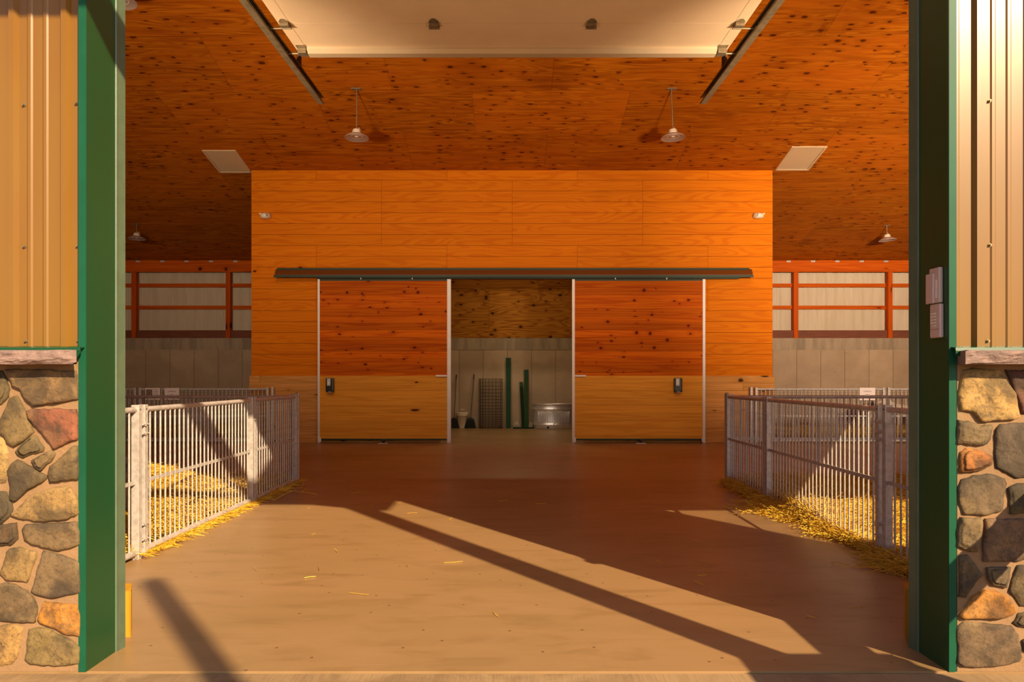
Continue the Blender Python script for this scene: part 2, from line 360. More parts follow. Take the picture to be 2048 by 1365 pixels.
# ---- inside steel siding of the bays (ribbed sheet)
def ribbed(x0,x1,z0,z1,y,pitch,major,minor,dirn,phase=0,maj_w=.045,min_w=.024,mpos=(.36,.66)):
    """front surface profile along x; dirn -1: ribs stand out towards -Y"""
    pts=[]
    k=math.floor((x0-phase)/pitch)-1
    prof=[(0,0),(maj_w*.28,major),(maj_w*.72,major),(maj_w,0)]
    for mp in mpos: prof+= [(mp*pitch,0),(mp*pitch+min_w*.25,minor),(mp*pitch+min_w*.75,minor),(mp*pitch+min_w,0)]
    while phase+k*pitch<x1:
        for (dx,h) in prof:
            X=phase+k*pitch+dx
            if x0<=X<=x1: pts.append((X,y+dirn*h))
        k+=1
    pts=[(x0,y)]+pts+[(x1,y)]
    mb=MB(); n=len(pts); th=.004
    vs=[(p[0],p[1],z0) for p in pts]+[(p[0],p[1],z1) for p in pts]+[(p[0],p[1]-dirn*th,z0) for p in pts]+[(p[0],p[1]-dirn*th,z1) for p in pts]
    fs=[]
    for i in range(n-1):
        fs.append((i,i+1,n+i+1,n+i)); fs.append((2*n+i,3*n+i,3*n+i+1,2*n+i+1)); fs.append((i,2*n+i,2*n+i+1,i+1)); fs.append((n+i,n+i+1,3*n+i+1,3*n+i))
    mb.add(vs,fs); return mb
for s,nm in ((-1,'wall_back_left'),(1,'wall_back_right')):
    a,b=(-12,-4.86) if s<0 else (4.86,12)
    struct(nm,ribbed(a,b,2.205,4.2,YB+.20,.2286,-.016,-.004,-1,phase=.05,mpos=(.34,.67)),M['insiding'])
# beam, girts, sill, posts
for s,side in ((-1,'left'),(1,'right')):
    a,b=(4.87,12) if s>0 else (-12,-4.87)
    o=MB().box(a,b,YB-.06,YB-.02,3.835,4.12).build('header_beam',M['beam']); tag(o,f'wide knotty timber header under the ceiling at the {side} of the plank wall','beam','header beams along the back wall')
    o=MB().box(a,b,YB+.02,YB+.16,2.205,2.40).build('sill_board',M['hut']); tag(o,f'dark sill board on the concrete ledge at the {side} of the plank wall','board','sill boards on the concrete')
    for zz,w in ((3.525,'upper'),(2.975,'lower')):
        o=MB().box(a,b,YB+.10,YB+.18,zz-.045,zz+.045).build('wall_girt',M['beam']); tag(o,f'{w} horizontal girt across the pale ribbed steel {side} of the plank wall','girt','girts on the back wall')
    for px_,w in ((7.02,'nearer the plank wall'),(9.35,'farther from the plank wall'),):
        X=s*px_; o=MB().box(X-.055,X+.055,YB-.02,YB+.10,2.205,3.84).build('wall_post',M['post']); tag(o,f'orange timber wall post at the {side}, the one {w}','post','timber posts on the back wall')
    for k in range(4):
        X=s*(5.15+k*.62*1.05+.25); 
    nb=MB()
    for k in range(10):
        X=s*(5.02+k*.60)
        o=MB().box(X-.05,X+.05,YB-.064,YB-.06,4.075,4.115).box(X-.05,X+.05,YB-.09,YB-.06,4.11,4.115).build('truss_plate',M['galv'])
        tag(o,f'grey hanger plate on the {side} timber header, {["first","second","third","fourth","fifth","sixth","seventh","eighth","ninth","tenth"][k]} from the plank wall','metal plate','hanger plates on the headers')

# ------------------------------------------------------------------ facade: siding, trim, stone
facL=empty('wall_pier_left'); facL['kind']='structure'; facR=empty('wall_pier_right'); facR['kind']='structure'
SP=.2115
phL=(14-CX)*2.92/F
ribbed(-3.7,-1.752,1.305,5.3,YF+.028,SP,.019,.005,-1,phase=phL).build('siding',M['siding'],facL)
phR=(1951-CX)*2.90/F
ribbed(1.795,3.72,1.305,5.3,YF+.028,SP,.019,.005,-1,phase=phR).build('siding',M['siding'],facR)
ribbed(-1.752,1.795,3.6,5.3,YF+.028,SP,.019,.005,-1,phase=phL).build('siding',M['siding'],facL)
# screws
def screw(px,py,par):
    x,y,z=PX(px,py,YF+.01)
    mb=MB().tube([(x,YF+.030,z),(x,YF+.024,z)],.007,10).tube([(x,YF+.024,z),(x,YF+.017,z)],.0042,6,smooth=False)
    mb.build('screw',M['galvd'],par)
for p in ((43,207),(149,204),(44,492),(151,491),(47,682),(153,681)): screw(*p,facL)
for p in ((1984,199),(1985,489),(1981,682)): screw(*p,facR)
# flashing ledge
for par,a,b in ((facL,-3.7,XL-.004),(facR,XR+.008,3.72)):
    MB().prism([(YF+.03,1.312),(YF-.035,1.303),(YF-.037,1.290),(YF-.030,1.290),(YF-.028,1.300),(YF+.03,1.310)],0,a,b).build('drip_flashing',M['green'],par)
# small folded tabs at the flashing ends
MB().prism([(XL-.055,1.305),(XL-.004,1.305),(XL-.004,1.285),(XL-.018,1.262),(XL-.03,1.29)],1,YF-.035,YF-.031).build('flashing_tab',M['green'],facL)
MB().prism([(XR+.008,1.305),(XR+.04,1.305),(XR+.028,1.27),(XR+.01,1.27)],1,YF-.035,YF-.031).build('flashing_tab',M['green'],facR)
# stone cap
def capstone(x0,x1,par,label=None):
    bm=bmesh.new(); bmesh.ops.create_grid(bm,x_segments=90,y_segments=9,size=.5)
    z0,z1=1.236,1.290; Yc=YF-.10
    for v in bm.verts:
        u=v.co.x+.5; w=v.co.y+.5; x=x0+u*(x1-x0); z=z0+w*(z1-z0)
        e=min(w,1-w)*2; eu=min(u,1-u)*(x1-x0)/.03
        d=.028+.006*min(1,e*2.2)**.5*min(1,eu)
        nn=noise.fractal(Vector((x*9,z*22,3.1)),1,2.2,4)*.016+abs(noise.noise(Vector((x*28,z*60,7))))*.008
        v.co=Vector((x,Yc+.03-d-nn*min(1,e*3)*min(1,eu),z+noise.noise(Vector((x*6,w*3,1)))*.004))
    mb=MB().bm(bm)
    a0=x0+(.035 if x0>0 and x0<2 else 0); b0=x1-(.095 if x1<0 else 0)
    mb.prism([(x0,YF-.098),(x1,YF-.098),(b0,YF+.02),(a0,YF+.02)],2,z0,z1)
    return mb.build('cap_stone',M['cap'],par)
capstone(-3.7,-1.695,facL); capstone(1.765,3.72,facR)
MB().box(-3.7,-1.738,YF-.002,YF+.1,0,1.30).build('mortar_bed',M['mortar'],facL)
MB().box(1.792,3.72,YF-.002,YF+.1,0,1.30).build('mortar_bed',M['mortar'],facR)
# stones
def cc(r,g,b): 
    f=lambda c:(c/255/12.92) if c/255<=.04045 else ((c/255+.055)/1.055)**2.4
    return (f(r)/1.16,f(g)/1.16,f(b)/1.14)
A=lambda pts:[(x/4.015,680+y/4.015) for x,y in pts]
B=lambda pts:[(x/3.738,1000+y/3.738) for x,y in pts]
Cc=lambda pts:[(1800+x/4.016,680+y/4.016) for x,y in pts]
D=lambda pts:[(1800+x/3.738,1000+y/3.738) for x,y in pts]
LS=[(A([(38,240),(150,238),(590,250),(608,300),(615,478),(480,503),(370,515),(265,533),(205,470),(160,400),(100,365),(70,310)]),(140,108,70)),
(A([(-90,250),(5,255),(40,320),(60,400),(50,460),(0,515),(-90,520)]),(92,78,48)),
(A([(65,475),(125,455),(165,520),(200,590),(258,740),(190,800),(105,858),(75,840),(0,755),(-5,640)]),(108,88,52)),
(A([(222,580),(260,560),(400,558),(605,560),(612,640),(610,800),(520,835),(425,878),(395,840),(330,740),(270,680),(230,630)]),(150,88,62)),
(A([(115,900),(150,855),(255,770),(285,780),(335,870),(330,900),(250,920),(175,950),(130,930)]),(100,84,52)),
(A([(255,970),(310,930),(400,893),(430,920),(395,980),(320,1052),(285,1030)]),(104,84,56)),
(A([(-90,790),(10,800),(45,900),(50,1000),(40,1090),(25,1150),(-90,1155)]),(185,150,90)),
(A([(55,1060),(90,1000),(130,965),(200,1000),(355,1095),(360,1120),(330,1145),(230,1200),(105,1303),(80,1280),(75,1180),(60,1120)]),(102,84,54)),
(A([(385,1080),(395,1020),(470,960),(580,862),(612,860),(620,960),(615,1118),(500,1130),(400,1145)]),(106,86,56)),
(A([(-90,1222),(35,1232),(80,1320),(85,1365),(75,1410),(0,1480),(-90,1480)]),(90,76,52)),
(A([(170,1330),(240,1255),(410,1195),(540,1180),(590,1240),(612,1300),(615,1390),(590,1420),(520,1445),(300,1465),(180,1445),(90,1415),(95,1395)]),(162,128,76)),
(B([(-80,215),(60,185),(105,178),(118,300),(65,345),(-80,348)]),(112,84,52)),
(B([(165,225),(190,190),(350,180),(560,172),(575,240),(580,335),(520,365),(435,385),(330,365),(230,330),(185,300)]),(122,98,66)),
(B([(0,560),(40,400),(60,375),(130,365),(260,400),(255,440),(210,560),(190,615),(130,612),(40,600)]),(146,116,68)),
(B([(315,392),(400,405),(520,445),(582,480),(585,700),(490,720),(370,742),(260,710),(225,690),(250,610),(285,500)]),(100,80,60)),
(B([(-80,650),(40,628),(110,645),(190,690),(240,750),(268,810),(248,920),(130,918),(-80,912)]),(122,98,66)),
(B([(325,775),(480,785),(570,790),(585,880),(580,1030),(480,1005),(380,950),(300,920),(285,900)]),(196,130,46)),
(B([(-80,955),(80,945),(155,970),(140,1060),(110,1190),(70,1240),(-80,1255)]),(178,138,78)),
(B([(205,985),(250,968),(345,970),(400,1000),(520,1060),(580,1110),(575,1225),(460,1248),(330,1240),(220,1235),(183,1200),(195,1090)]),(130,108,62))]
RS=[(Cc([(525,245),(600,232),(700,240),(810,250),(860,320),(930,440),(965,610),(940,632),(860,650),(740,650),(660,658),(590,580),(500,565),(482,440),(500,340)]),(190,150,86)),
(Cc([(862,250),(1080,248),(1080,590),(990,590),(965,500),(920,380)]),(104,52,40)),
(Cc([(475,650),(560,655),(640,690),(745,685),(755,705),(735,800),(700,835),(640,850),(540,840),(468,835)]),(116,96,66)),
(Cc([(785,720),(820,690),(920,672),(1080,675),(1090,1100),(940,1112),(850,1060),(785,1030),(775,900)]),(100,82,62)),
(Cc([(540,880),(640,885),(750,940),(745,1000),(680,1040),(600,1060),(495,1065),(490,960),(500,910)]),(178,108,44)),
(Cc([(480,1200),(510,1130),(600,1100),(740,1082),(850,1120),(865,1160),(840,1300),(835,1370),(800,1392),(680,1412),(520,1400),(480,1290)]),(110,90,66)),
(Cc([(880,1200),(960,1160),(1080,1160),(1080,1390),(900,1400)]),(96,84,58)),
(D([(465,140),(610,145),(605,290),(585,390),(530,390),(480,370),(435,350),(440,230)]),(118,98,68)),
(D([(650,150),(990,150),(990,440),(880,465),(640,465),(632,300)]),(132,100,74)),
(D([(450,430),(520,420),(600,540),(625,560),(570,620),(500,735),(450,725),(460,560)]),(92,76,56)),
(D([(660,515),(830,510),(825,600),(800,660),(700,640),(670,600)]),(92,76,56)),
(D([(890,500),(990,500),(990,800),(910,800),(860,730),(830,690),(850,600)]),(96,78,50)),
(D([(450,880),(550,740),(640,680),(720,690),(800,720),(880,835),(820,880),(740,895),(600,890),(480,890)]),(190,124,42)),
(D([(860,930),(900,860),(990,840),(990,960),(890,950)]),(110,90,60)),
(D([(440,960),(490,920),(600,930),(840,950),(890,1020),(915,1180),(900,1215),(780,1245),(600,1258),(480,1250),(440,1220),(450,1100),(430,1030)]),(116,92,66)),
(D([(925,1060),(990,1040),(990,1160),(930,1130)]),(100,84,60))]
def fill(x0,x1,seed):
    rnd=random.Random(seed); out=[]; z=.03
    pal=[(108,88,56),(140,108,70),(160,126,76),(100,82,58),(176,112,46),(120,98,66)]
    while z<1.2:
        h=rnd.uniform(.13,.22); h=min(h,1.225-z); x=x0+rnd.uniform(0,.05)
        while x<x1-.06:
            w=min(rnd.uniform(.14,.30),x1-x)
            if h>.06: out.append(([(x+w*(.5+.5*math.cos(a)*rnd.uniform(.86,1.0)*(1.2 if k%2 else 1.0))*.96, z+h*(.5+.5*math.sin(a)*rnd.uniform(.86,1.0)*(1.2 if k%2 else 1.0))*.96) for k,a in enumerate([i*PI/4 for i in range(8)])],rnd.choice(pal)))
            x+=w
        z+=h
    return out
def stones(lst,par,extra,seed):
    rnd=random.Random(seed); mb=MB(); cols=[]
    items=[([( (px-CX)*2.885/F, HC-(py-HY)*2.885/F) for px,py in poly],col) for poly,col in lst]+extra
    for poly,col in items:
        # resample outline
        out=[]; n=len(poly)
        for i in range(n):
            a=Vector(poly[i]); b=Vector(poly[(i+1)%n]); L=(b-a).length; k=max(1,int(L/.012)); nrm=Vector((-(b-a).y,(b-a).x)).normalized()
            for j in range(k):
                t=j/k; p=a.lerp(b,t); out.append(p+nrm*(noise.noise(Vector((p.x*45,p.y*45,seed)))*.0045))
        # light smoothing of corners
        
        c=sum(out,Vector((0,0)))/len(out); R=sum((p-c).length for p in out)/len(out); N=len(out); off=rnd.uniform(0,50); prot=rnd.uniform(.012,.020)
        rings=[(1+.003/R,0),(1+.002/R,prot*.6),(1-.004/R,prot*.95),(1-.013/R if R>.03 else .8,prot*1.05),(.78,prot*1.08),(.62,prot*1.1),(.45,prot*1.1),(.28,prot*1.1),(.12,prot*1.1)]
        vs=[];fs=[]
        for s,d in rings:
            for p in out:
                q=c+(p-c)*s
                dd=d+(noise.fractal(Vector((q.x*20,q.y*20,off)),.9,2.2,5)*.0055 + noise.noise(Vector((q.x*5,q.y*5,off)))*.008)*(1 if d>prot*.5 else 0)
                vs.append((q.x,YF-.002-max(dd,0),q.y))
        vs.append((c.x,YF-.002-prot*1.2,c.y))
        for r in range(len(rings)-1):
            for i in range(N): fs.append((r*N+i,r*N+(i+1)%N,(r+1)*N+(i+1)%N,(r+1)*N+i))
        r=len(rings)-1
        for i in range(N): fs.append((r*N+i,r*N+(i+1)%N,len(vs)-1))
        mb.add(vs,fs,True); cols+= [cc(*col)]*len(vs)
    o=mb.build('stone_veneer',M['stone'],par)
    at=o.data.color_attributes.new('tint','FLOAT_COLOR','POINT')
    buf=[]; [buf.extend((c[0],c[1],c[2],1)) for c in cols]; at.data.foreach_set('color',buf)
    return o
stones(LS,facL,fill(-3.68,-2.16,3),1)
stones(RS,facR,fill(2.17,3.70,4),2)

# door jambs: folded steel, stop moulding
def jamb(s,xo,par_label):
    e=empty('door_1_jamb' if s<0 else 'door_2_jamb'); e['kind']='structure'
    e.name='trim_jamb_left' if s<0 else 'trim_jamb_right'
    x=xo
    MB().prism([(x,YF-.006),(x-s*-.0+s*.030,YF-.006),(x+s*.030,YF+.010),(x+s*.012,YF+.010),(x+s*.012,YF+.21),(x,YF+.21)],2,0.0,3.9).build('trim_face',M['teal'],e)
    MB().box(x-s*.0015,x+s*.001,YF-.004,YF+.205,0.0,3.9).build('jamb_panel',M['green'],e)
    return e
def stop(s,x,e):
    # moulding against the inner edge with a vinyl lip
    MB().prism([(x,YF+.205),(x-s*.007,YF+.208),(x-s*.008,YF+.225),(x-s*.003,YF+.235),(x-s*.003,YF+.27),(x+s*.02,YF+.27),(x+s*.02,YF+.205)],2,0,3.9).build('stop_moulding',M['vinyl'],e)
    MB().prism([(x-s*.008,YF+.222),(x-s*.015,YF+.262),(x-s*.011,YF+.266),(x-s*.003,YF+.230)],2,0,3.9).build('weather_seal',M['vinyl'],e)
jl=jamb(-1,XL,''); stop(-1,XL,jl)
jr=jamb(1,XR,''); stop(1,XR,jr)
MB().box(XL,XR,YF-.006,YF+.25,TOPM,TOPM+.02).box(XL-.05,XR+.05,YF-.006,YF+.0,TOPM,TOPM+.12).build('trim_4',M['green'])['kind']='structure'
# lumber blocks behind the jambs
o=MB().prism([(-1.91,3.285),(-1.738,3.285),(-1.80,3.41),(-1.91,3.41)],2,0,.21).build('wood_block',M['block']); tag(o,'short yellow pine block on the floor behind the left green door jamb','wood block','pine blocks behind the jambs')
o=MB().prism([(1.93,3.26),(1.779,3.26),(1.845,3.385),(1.93,3.385)],2,0,.225).build('wood_block',M['block']); tag(o,'short pine block on the floor behind the right green door jamb','wood block','pine blocks behind the jambs')

# ------------------------------------------------------------------ overhead garage door and tracks
def dz_(Y): return 3.862+.03*(Y-5.9)
gd=empty('overhead_door',(0,0,0),'open cream sectional garage door lying overhead on its tracks','garage door')
secs=[(5.90,5.392),(5.388,4.86),(4.856,4.33),(4.326,3.80),(3.796,3.35)]
for y1,y0 in secs:
    mb=MB(); z0,z1=dz_(y0),dz_(y1)
    mb.prism([(y0,z0),(y1,z1),(y1,z1+.045),(y0,z0+.045)],0,-1.75,1.75)
    mb.build('door_section',M['panelw'],gd)
# end stiles (slight raised strips) on the underside
for s in (-1,1):
    mb=MB(); x0=s*1.75; x1=s*1.665
    for y1,y0 in secs: mb.prism([(y0+.003,dz_(y0)-.0025),(y1-.003,dz_(y1)-.0025),(y1-.003,dz_(y1)+.001),(y0+.003,dz_(y0)+.001)],0,min(x0,x1),max(x0,x1))
    mb.build('end_stile',M['panelw'],gd)
# bottom strut (U channel) at the rear edge
zb=dz_(5.9)
MB().prism([(5.80,zb-.002),(5.802,zb-.02),(5.83,zb-.045),(5.90,zb-.045),(5.905,zb+.01),(5.905,zb+.0),(5.835,zb-.0415),(5.806,zb-.018)][:4]+[(5.90,zb-.002)],0,-1.655,1.655).build('strut',M['strutm'],gd)
def hinge(x,Y,parent):
    z=dz_(Y)-.003
    h=MB().prism([(x-.036,Y-.035),(x-.012,Y-.075),(x+.012,Y-.075),(x+.036,Y-.035),(x+.036,Y+.035),(x+.012,Y+.065),(x-.012,Y+.065),(x-.036,Y+.035)],2,z-.004,z).build('hinge',M['galvd'],parent)
    MB().box(x-.034,x+.034,Y-.032,Y+.02,z-.030,z-.004,.004).build('hinge_leaf',M['galvd'],h)
    MB().tube([(x-.042,Y+.026,z-.02),(x+.042,Y+.026,z-.02)],.011,10).build('hinge_pin',M['galvd'],h)
    return h
for x in ((868-CX)/F*5.39,(1183-CX)/F*5.39): hinge(x,5.39,gd)
for s in (-1,1):
    hh=hinge(s*1.70,5.39,gd)
    rp=MB(); z=dz_(5.39)-.03; rp.tube([(s*1.66,5.41,z),(s*1.83,5.41,z)],.007,8).tube([(s*1.825,5.41,z),(s*1.85,5.41,z)],.024,14); rp.build('roller',M['galvd'],gd)
    mb=MB().box(s*1.655,s*1.735,5.76,5.915,zb-.008,zb-.002).box(s*1.66,s*1.73,5.80,5.86,zb-.05,zb-.008,.004).box(s*1.66,s*1.73,5.87,5.91,zb-.035,zb-.008,.003); mb.build('bottom_bracket',M['galvd'],gd)
    mb=MB().tube([(s*1.60,5.86,zb-.03),(s*1.83,5.86,zb-.03)],.008,8).tube([(s*1.822,5.86,zb-.03),(s*1.85,5.86,zb-.03)],.024,14); mb.build('roller',M['galvd'],gd)
for s,side in ((-1,'left'),(1,'right')):
    t=empty('door_track',(0,0,0),f'dark steel overhead door track at the {side}, hung from the plywood ceiling','door track','overhead door tracks')
    def P(x,Y,dz): return (x,Y,dz_(Y)+dz)
    y0,y1=3.35,6.93
    def strip(x0,x1,a,b,y0=y0,y1=y1):
        mb=MB(); vs=[P(x,Y,d) for Y in (y0,y1) for (x,d) in ((x0,a),(x1,a),(x1,b),(x0,b))]
        mb.add(vs,[(0,1,2,3),(7,6,5,4),(0,4,5,1),(1,5,6,2),(2,6,7,3),(3,7,4,0)]); return mb
    mb=strip(s*1.862,s*1.866,-.06,.0)
    for q in (strip(s*1.81,s*1.866,-.003,.0),strip(s*1.81,s*1.866,-.063,-.06),strip(s*1.81,s*1.814,-.012,0),strip(s*1.81,s*1.814,-.063,-.050)): mb.add(q.v,q.f)
    mb.build('track_channel',M['galvd'],t)
    a=strip(s*1.866,s*1.90,-.004,.0,y1=6.90); q=strip(s*1.866,s*1.870,0,.04,y1=6.90); a.add(q.v,q.f); a.build('angle_iron',M['galvd'],t)
    X=s*1.83; Yh=6.19
    hb=MB().box(X-.02,X+.02,Yh-.002,Yh+.002,dz_(Yh)+.0,ceil(Yh)).box(X-.02,X-.016,Yh-.002,Yh+.03,dz_(Yh),ceil(Yh)); hb.build('hanger_strap',M['galvd'],t)

# ------------------------------------------------------------------ pendants
def pendant():
    r=empty('pendant_lamp')
    MB().box(-.075,.075,-.045,.045,-.012,0,.003).build('ceiling_plate',M['galvd'],r)
    L=PEND
    MB().tube([(0,0,-.01),(0,0,-L+.13)],.0085,10).tube([(0,0,-.01),(0,0,-.035)],.016,10).build('rod',M['galvd'],r)
    MB().lathe([(.0,.13),(.05,.128),(.062,.115),(.062,.085),(.074,.08),(.074,.062),(.0,.062)],(0,0,-L),24).tube([(0,.03,-L+.12),(.03,.03,-L+.165),(.055,.01,-L+.12)],.005,6).build('lamp_housing',M['plasticw'],r)
    MB().lathe([(.075,.066),(.10,.058),(.15,.030),(.183,.004),(.185,-.004),(.180,-.006),(.176,.0),(.145,.022),(.095,.048),(.07,.058)],(0,0,-L),40).build('reflector',M['lens'],r)
    ln=MB().lathe([(.176,.0),(.155,.012),(.10,.018),(.05,.020),(.0,.020)],(0,0,-L),40); ln.build('lens',M['lens'],r)
    MB().lathe([(0,.008),(.022,.008),(.03,.014),(.03,.022),(0,.022)],(0,0,-L),20).lathe([(.09,.0155),(.094,.0115),(.098,.0155)],(0,0,-L),40).build('led_disc',M['plasticw'],r)
    return r
PEND=.75
first=None
for X,Y,L,lab,tilt in ((-2.37,10.98,.75,'off-white pendant lamp on a long rod, just right of the left door track end',0),
                (2.43,10.98,.75,'tilted off-white pendant lamp on a long rod, just left of the right door track end',-.10),
                (-4.46,8.18,.75,'pendant lamp cut by the top of the photo beside the left jamb',0)):
    if first is None: first=pendant(); o=first
    else: o=copy_tree(first)
    o.location=(X,Y,ceil(Y)); tag(o,lab,'lamp','pendant lamps'); 
    if tilt: o.rotation_euler=(0,tilt*.35,0)
PEND=.33
o=pendant(); o.location=(-8.20,15.73,ceil(15.73)); tag(o,'small pendant lamp on a short rod far back at the left, beside the left jamb','lamp','pendant lamps')
o2=copy_tree(o); o2.location=(8.22,15.80,ceil(15.80)); tag(o2,'small pendant lamp on a short rod far back at the right, beside the right jamb','lamp','pendant lamps'); o2.rotation_euler=(0,-.06,0)

# ceiling hatches
for s,side,(x0,x1,y0,y1) in ((-1,'left',(-5.48,-4.88,12.72,13.50)),(1,'right',(4.90,5.52,12.60,13.41))):
    e=empty('ceiling_hatch',(0,0,0),f'cream access hatch in the plywood ceiling at the upper {side} of the plank wall','hatch','ceiling access hatches')
    def plate(a,b,c,d,t0,t1):
        return MB().add([(x,y,ceil(y)-t) for t in (t0,t1) for (x,y) in ((a,c),(b,c),(b,d),(a,d))],[(0,1,2,3),(7,6,5,4),(0,4,5,1),(1,5,6,2),(2,6,7,3),(3,7,4,0)])
    w=.035; mb=MB()
    for q in ((x0,x1,y0,y0+w),(x0,x1,y1-w,y1),(x0,x0+w,y0+w,y1-w),(x1-w,x1,y0+w,y1-w)):
        k=plate(*q,0.0,.016); mb.add(k.v,k.f)
    mb.build('hatch_frame',M['hatch'],e)
    plate(x0+w+.006,x1-w-.006,y0+w+.006,y1-w-.006,0.0,.010).build('hatch_panel',M['hatch'],e)

# ------------------------------------------------------------------ sliding doors, hood
def wz(py): return HC+(HY-py)/107.2
def wx(px): return (px-CX)/107.2
hood=empty('track_hood',(0,0,0),'long dark green and brown hood covering the sliding door track on the plank wall','track cover')
yh=YW
MB().prism([(yh,3.235),(yh-.10,3.225),(yh-.16,3.115),(yh-.16,3.08),(yh,3.08)],0,wx(555),wx(1500)).build('hood_face',M['cover'],hood)
MB().prism([(yh,3.25),(yh-.105,3.245),(yh-.112,3.205),(yh-.104,3.205),(yh-.1,3.235),(yh,3.242)],0,wx(558),wx(1495)).build('top_flashing',M['dkgreen'],hood)
MB().box(wx(553),wx(1501),yh-.166,yh-.155,3.065,3.105).build('bottom_flashing',M['dkgreen'],hood)
MB().box(wx(637),wx(1475),yh-.12,yh-.06,3.045,3.078).build('track_rail',M['dkgreen'],hood)
def slide_door(x0,x1,wide,side):
    d=empty('sliding_door',((x0+x1)/2,YW-.10,0),f'wooden sliding door at the {side} of the store room doorway, red pine above yellow boards','sliding door','sliding doors of the plank wall')
    h=(x1-x0)/2; Z0=.03
    MB().box(-h+.02,h-.02,-.02,.02,1.25,3.01).build('upper_boards',M['doorup'],d)
    MB().box(-h+.02,h-.02,-.022,.02,Z0+.04,1.25).build('lower_boards',M['doorlo'],d)
    wl,wr=(.04,.07) if side=='left' else (.05,.05)
    MB().box(-h,-h+wl,-.032,.03,0.0,3.035,.003).build('edge_channel',M['white'],d)
    MB().box(h-wr,h,-.032,.03,0.0,3.035,.003).build('edge_channel',M['white'],d)
    MB().box(-h+wl,h-wr,-.03,.03,3.005,3.03).build('top_channel',M['dkgreen'],d)
    MB().box(-h+wl,h-wr,-.030,-.02,.055,.085).build('bottom_strip',M['dkgreen'],d)
    for k in (-.35,.42): MB().box(k*2*h*.5-.008,k*2*h*.5+.008,-.035,-.02,3.03,3.06).build('hanger_bolt',M['plasticw'],d)
    sgn=1 if side=='left' else -1
    hx=sgn*(h-.07) if side=='left' else -(h-.05)
    hb=MB().box(min(hx,hx-sgn*.205),max(hx,hx-sgn*.205),-.060,-.048,1.232,1.262,.003)
    hb.box(hx-sgn*.02-.012,hx-sgn*.02+.012,-.05,-.02,1.237,1.257).box(hx-sgn*.185-.012,hx-sgn*.185+.012,-.05,-.02,1.237,1.257)
    hb.build('pull_handle',M['white'],d)
    for q in (-1,1):
        MB().box(q*h-q*.07,q*h-q*.005,-.05,-.03,.02,.11,.003).build('corner_guide',M['white'],d)
    return d
slide_door(wx(639),wx(903),1,'left'); slide_door(wx(1143),wx(1407),0,'right')
for px_,side in ((770,'left'),(1278,'right')):
    X=wx(px_); Y=YW-.17
    e=empty('floor_guide',(X,Y,0),f'small dark roller guide on the floor under the {side} sliding door','floor guide','floor guides of the sliding doors')
    MB().prism([(-.09,-.04),(.09,-.04),(.05,.04),(-.05,.04)],2,0,.012).build('base_plate',M['galv'],e)
    MB().lathe([(0,.075),(.03,.07),(.034,.045),(.02,.035),(.02,.012),(0,.012)],(0,0,0),16).box(-.03,.05,-.01,.02,.055,.085,.004).build('roller_wheel',M['dkmetal'],e)
# soap dispensers
def dispenser(px,side):
    X=wx(px); e=empty('soap_dispenser',(X,YW-.123,wz(771)),f'black soap dispenser with silver front on the {side} sliding door','soap dispenser','wall soap dispensers')
    MB().box(-.072,.072,-.10,0,-.125,.135,.02).build('dispenser_body',M['black'],e)
    MB().box(-.048,.02,-.108,-.09,-.01,.125,.012).build('front_cover',M['galv'],e)
    MB().lathe([(0,.004),(.020,.004),(.022,0),(.022,-.006),(0,-.006)],(0,0,0),20,sx=.8,sy=1.9).build('window_button',M['white'],e).matrix_basis=Matrix.Translation((-.014,-.110,.03))@Matrix.Rotation(PI/2,4,'X')
    MB().lathe([(0,-.02),(.04,-.02),(.052,0),(.04,.012),(0,.012)],(0,-.05,-.118),20,sx=1.1).build('nozzle_tray',M['galv'],e)
    return e
dispenser(665,'left'); dispenser(1351.5,'right')
# emergency lights
def emlight(px,s,side):
    e=empty('emergency_light',(wx(px),YW,wz(433)),f'cream emergency light high on the {side} end of the plank wall','emergency light','emergency lights')
    MB().lathe([(0,-.055),(.06,-.05),(.095,-.03),(.10,0),(.095,.03),(.06,.045),(0,.05)],(0,0,0),24,sx=1.0,sy=.75).build('light_body',M['plasticw'],e).location=(0,-.045,0)
    l=MB().lathe([(0,-.045),(.030,-.045),(.040,-.02),(.040,.0),(0,.0)],(0,0,0),20).build('lamp_head',M['plasticw'],e); l.rotation_euler=(PI/2*-1,0,0); l.location=(s*.058,-.085,.005)
    k=MB().lathe([(0,-.006),(.026,-.006),(.030,0),(0,.0)],(0,0,0),20).build('lamp_lens',M['lens'],l); k.location=(0,0,-.045)
    MB().prism([(-s*.08,-.01),(-s*.115,.05),(-s*.105,.05),(-s*.055,.035)],1,-.075,-.01).build('side_lamp',M['plasticw'],e)
    return e
emlight(533,1,'left'); emlight(1515,-1,'right')

# ------------------------------------------------------------------ keypads on the right jamb
def keypad(z0,z1,y0,y1,lab,dig,cover):
    e=empty('keypad',(XR,0,0),lab,'keypad','keypads on the right jamb')
    MB().box(-.020,-.002,y0,y1,z0,z1,.006).build('keypad_body',M['keypad'],e)
    if cover: 
        MB().box(-.030,-.019,y0+.026,y1+.008,z0-.0,z1-.022,.004).build('flip_cover',M['keypad'],e)
        MB().box(-.0215,-.0195,y0+.012,y0+.024,z0+.02,z1-.05).build('label_strip',M['key'],e)
    else:
        for r in range(5):
            for c in range(3):
                if r==4 and c==0: continue
                zz=z1-.040-r*.0125; yy=y1-.014-c*.0135
                MB().box(-.0232,-.019,yy-.0045,yy+.0045,zz-.003,zz+.003,.001).build('key_button',M['key'],e)
        MB().box(-.0205,-.0195,y0+.003,y1-.003,z0+.034,z0+.035).build('seam_line',M['dkmetal'],e)
    return e
keypad(HC+(760-607)*2.96/F,HC+(760-536)*2.96/F,2.93,3.00,'upper beige door keypad with its cover flipped up on the right green jamb','3',True)
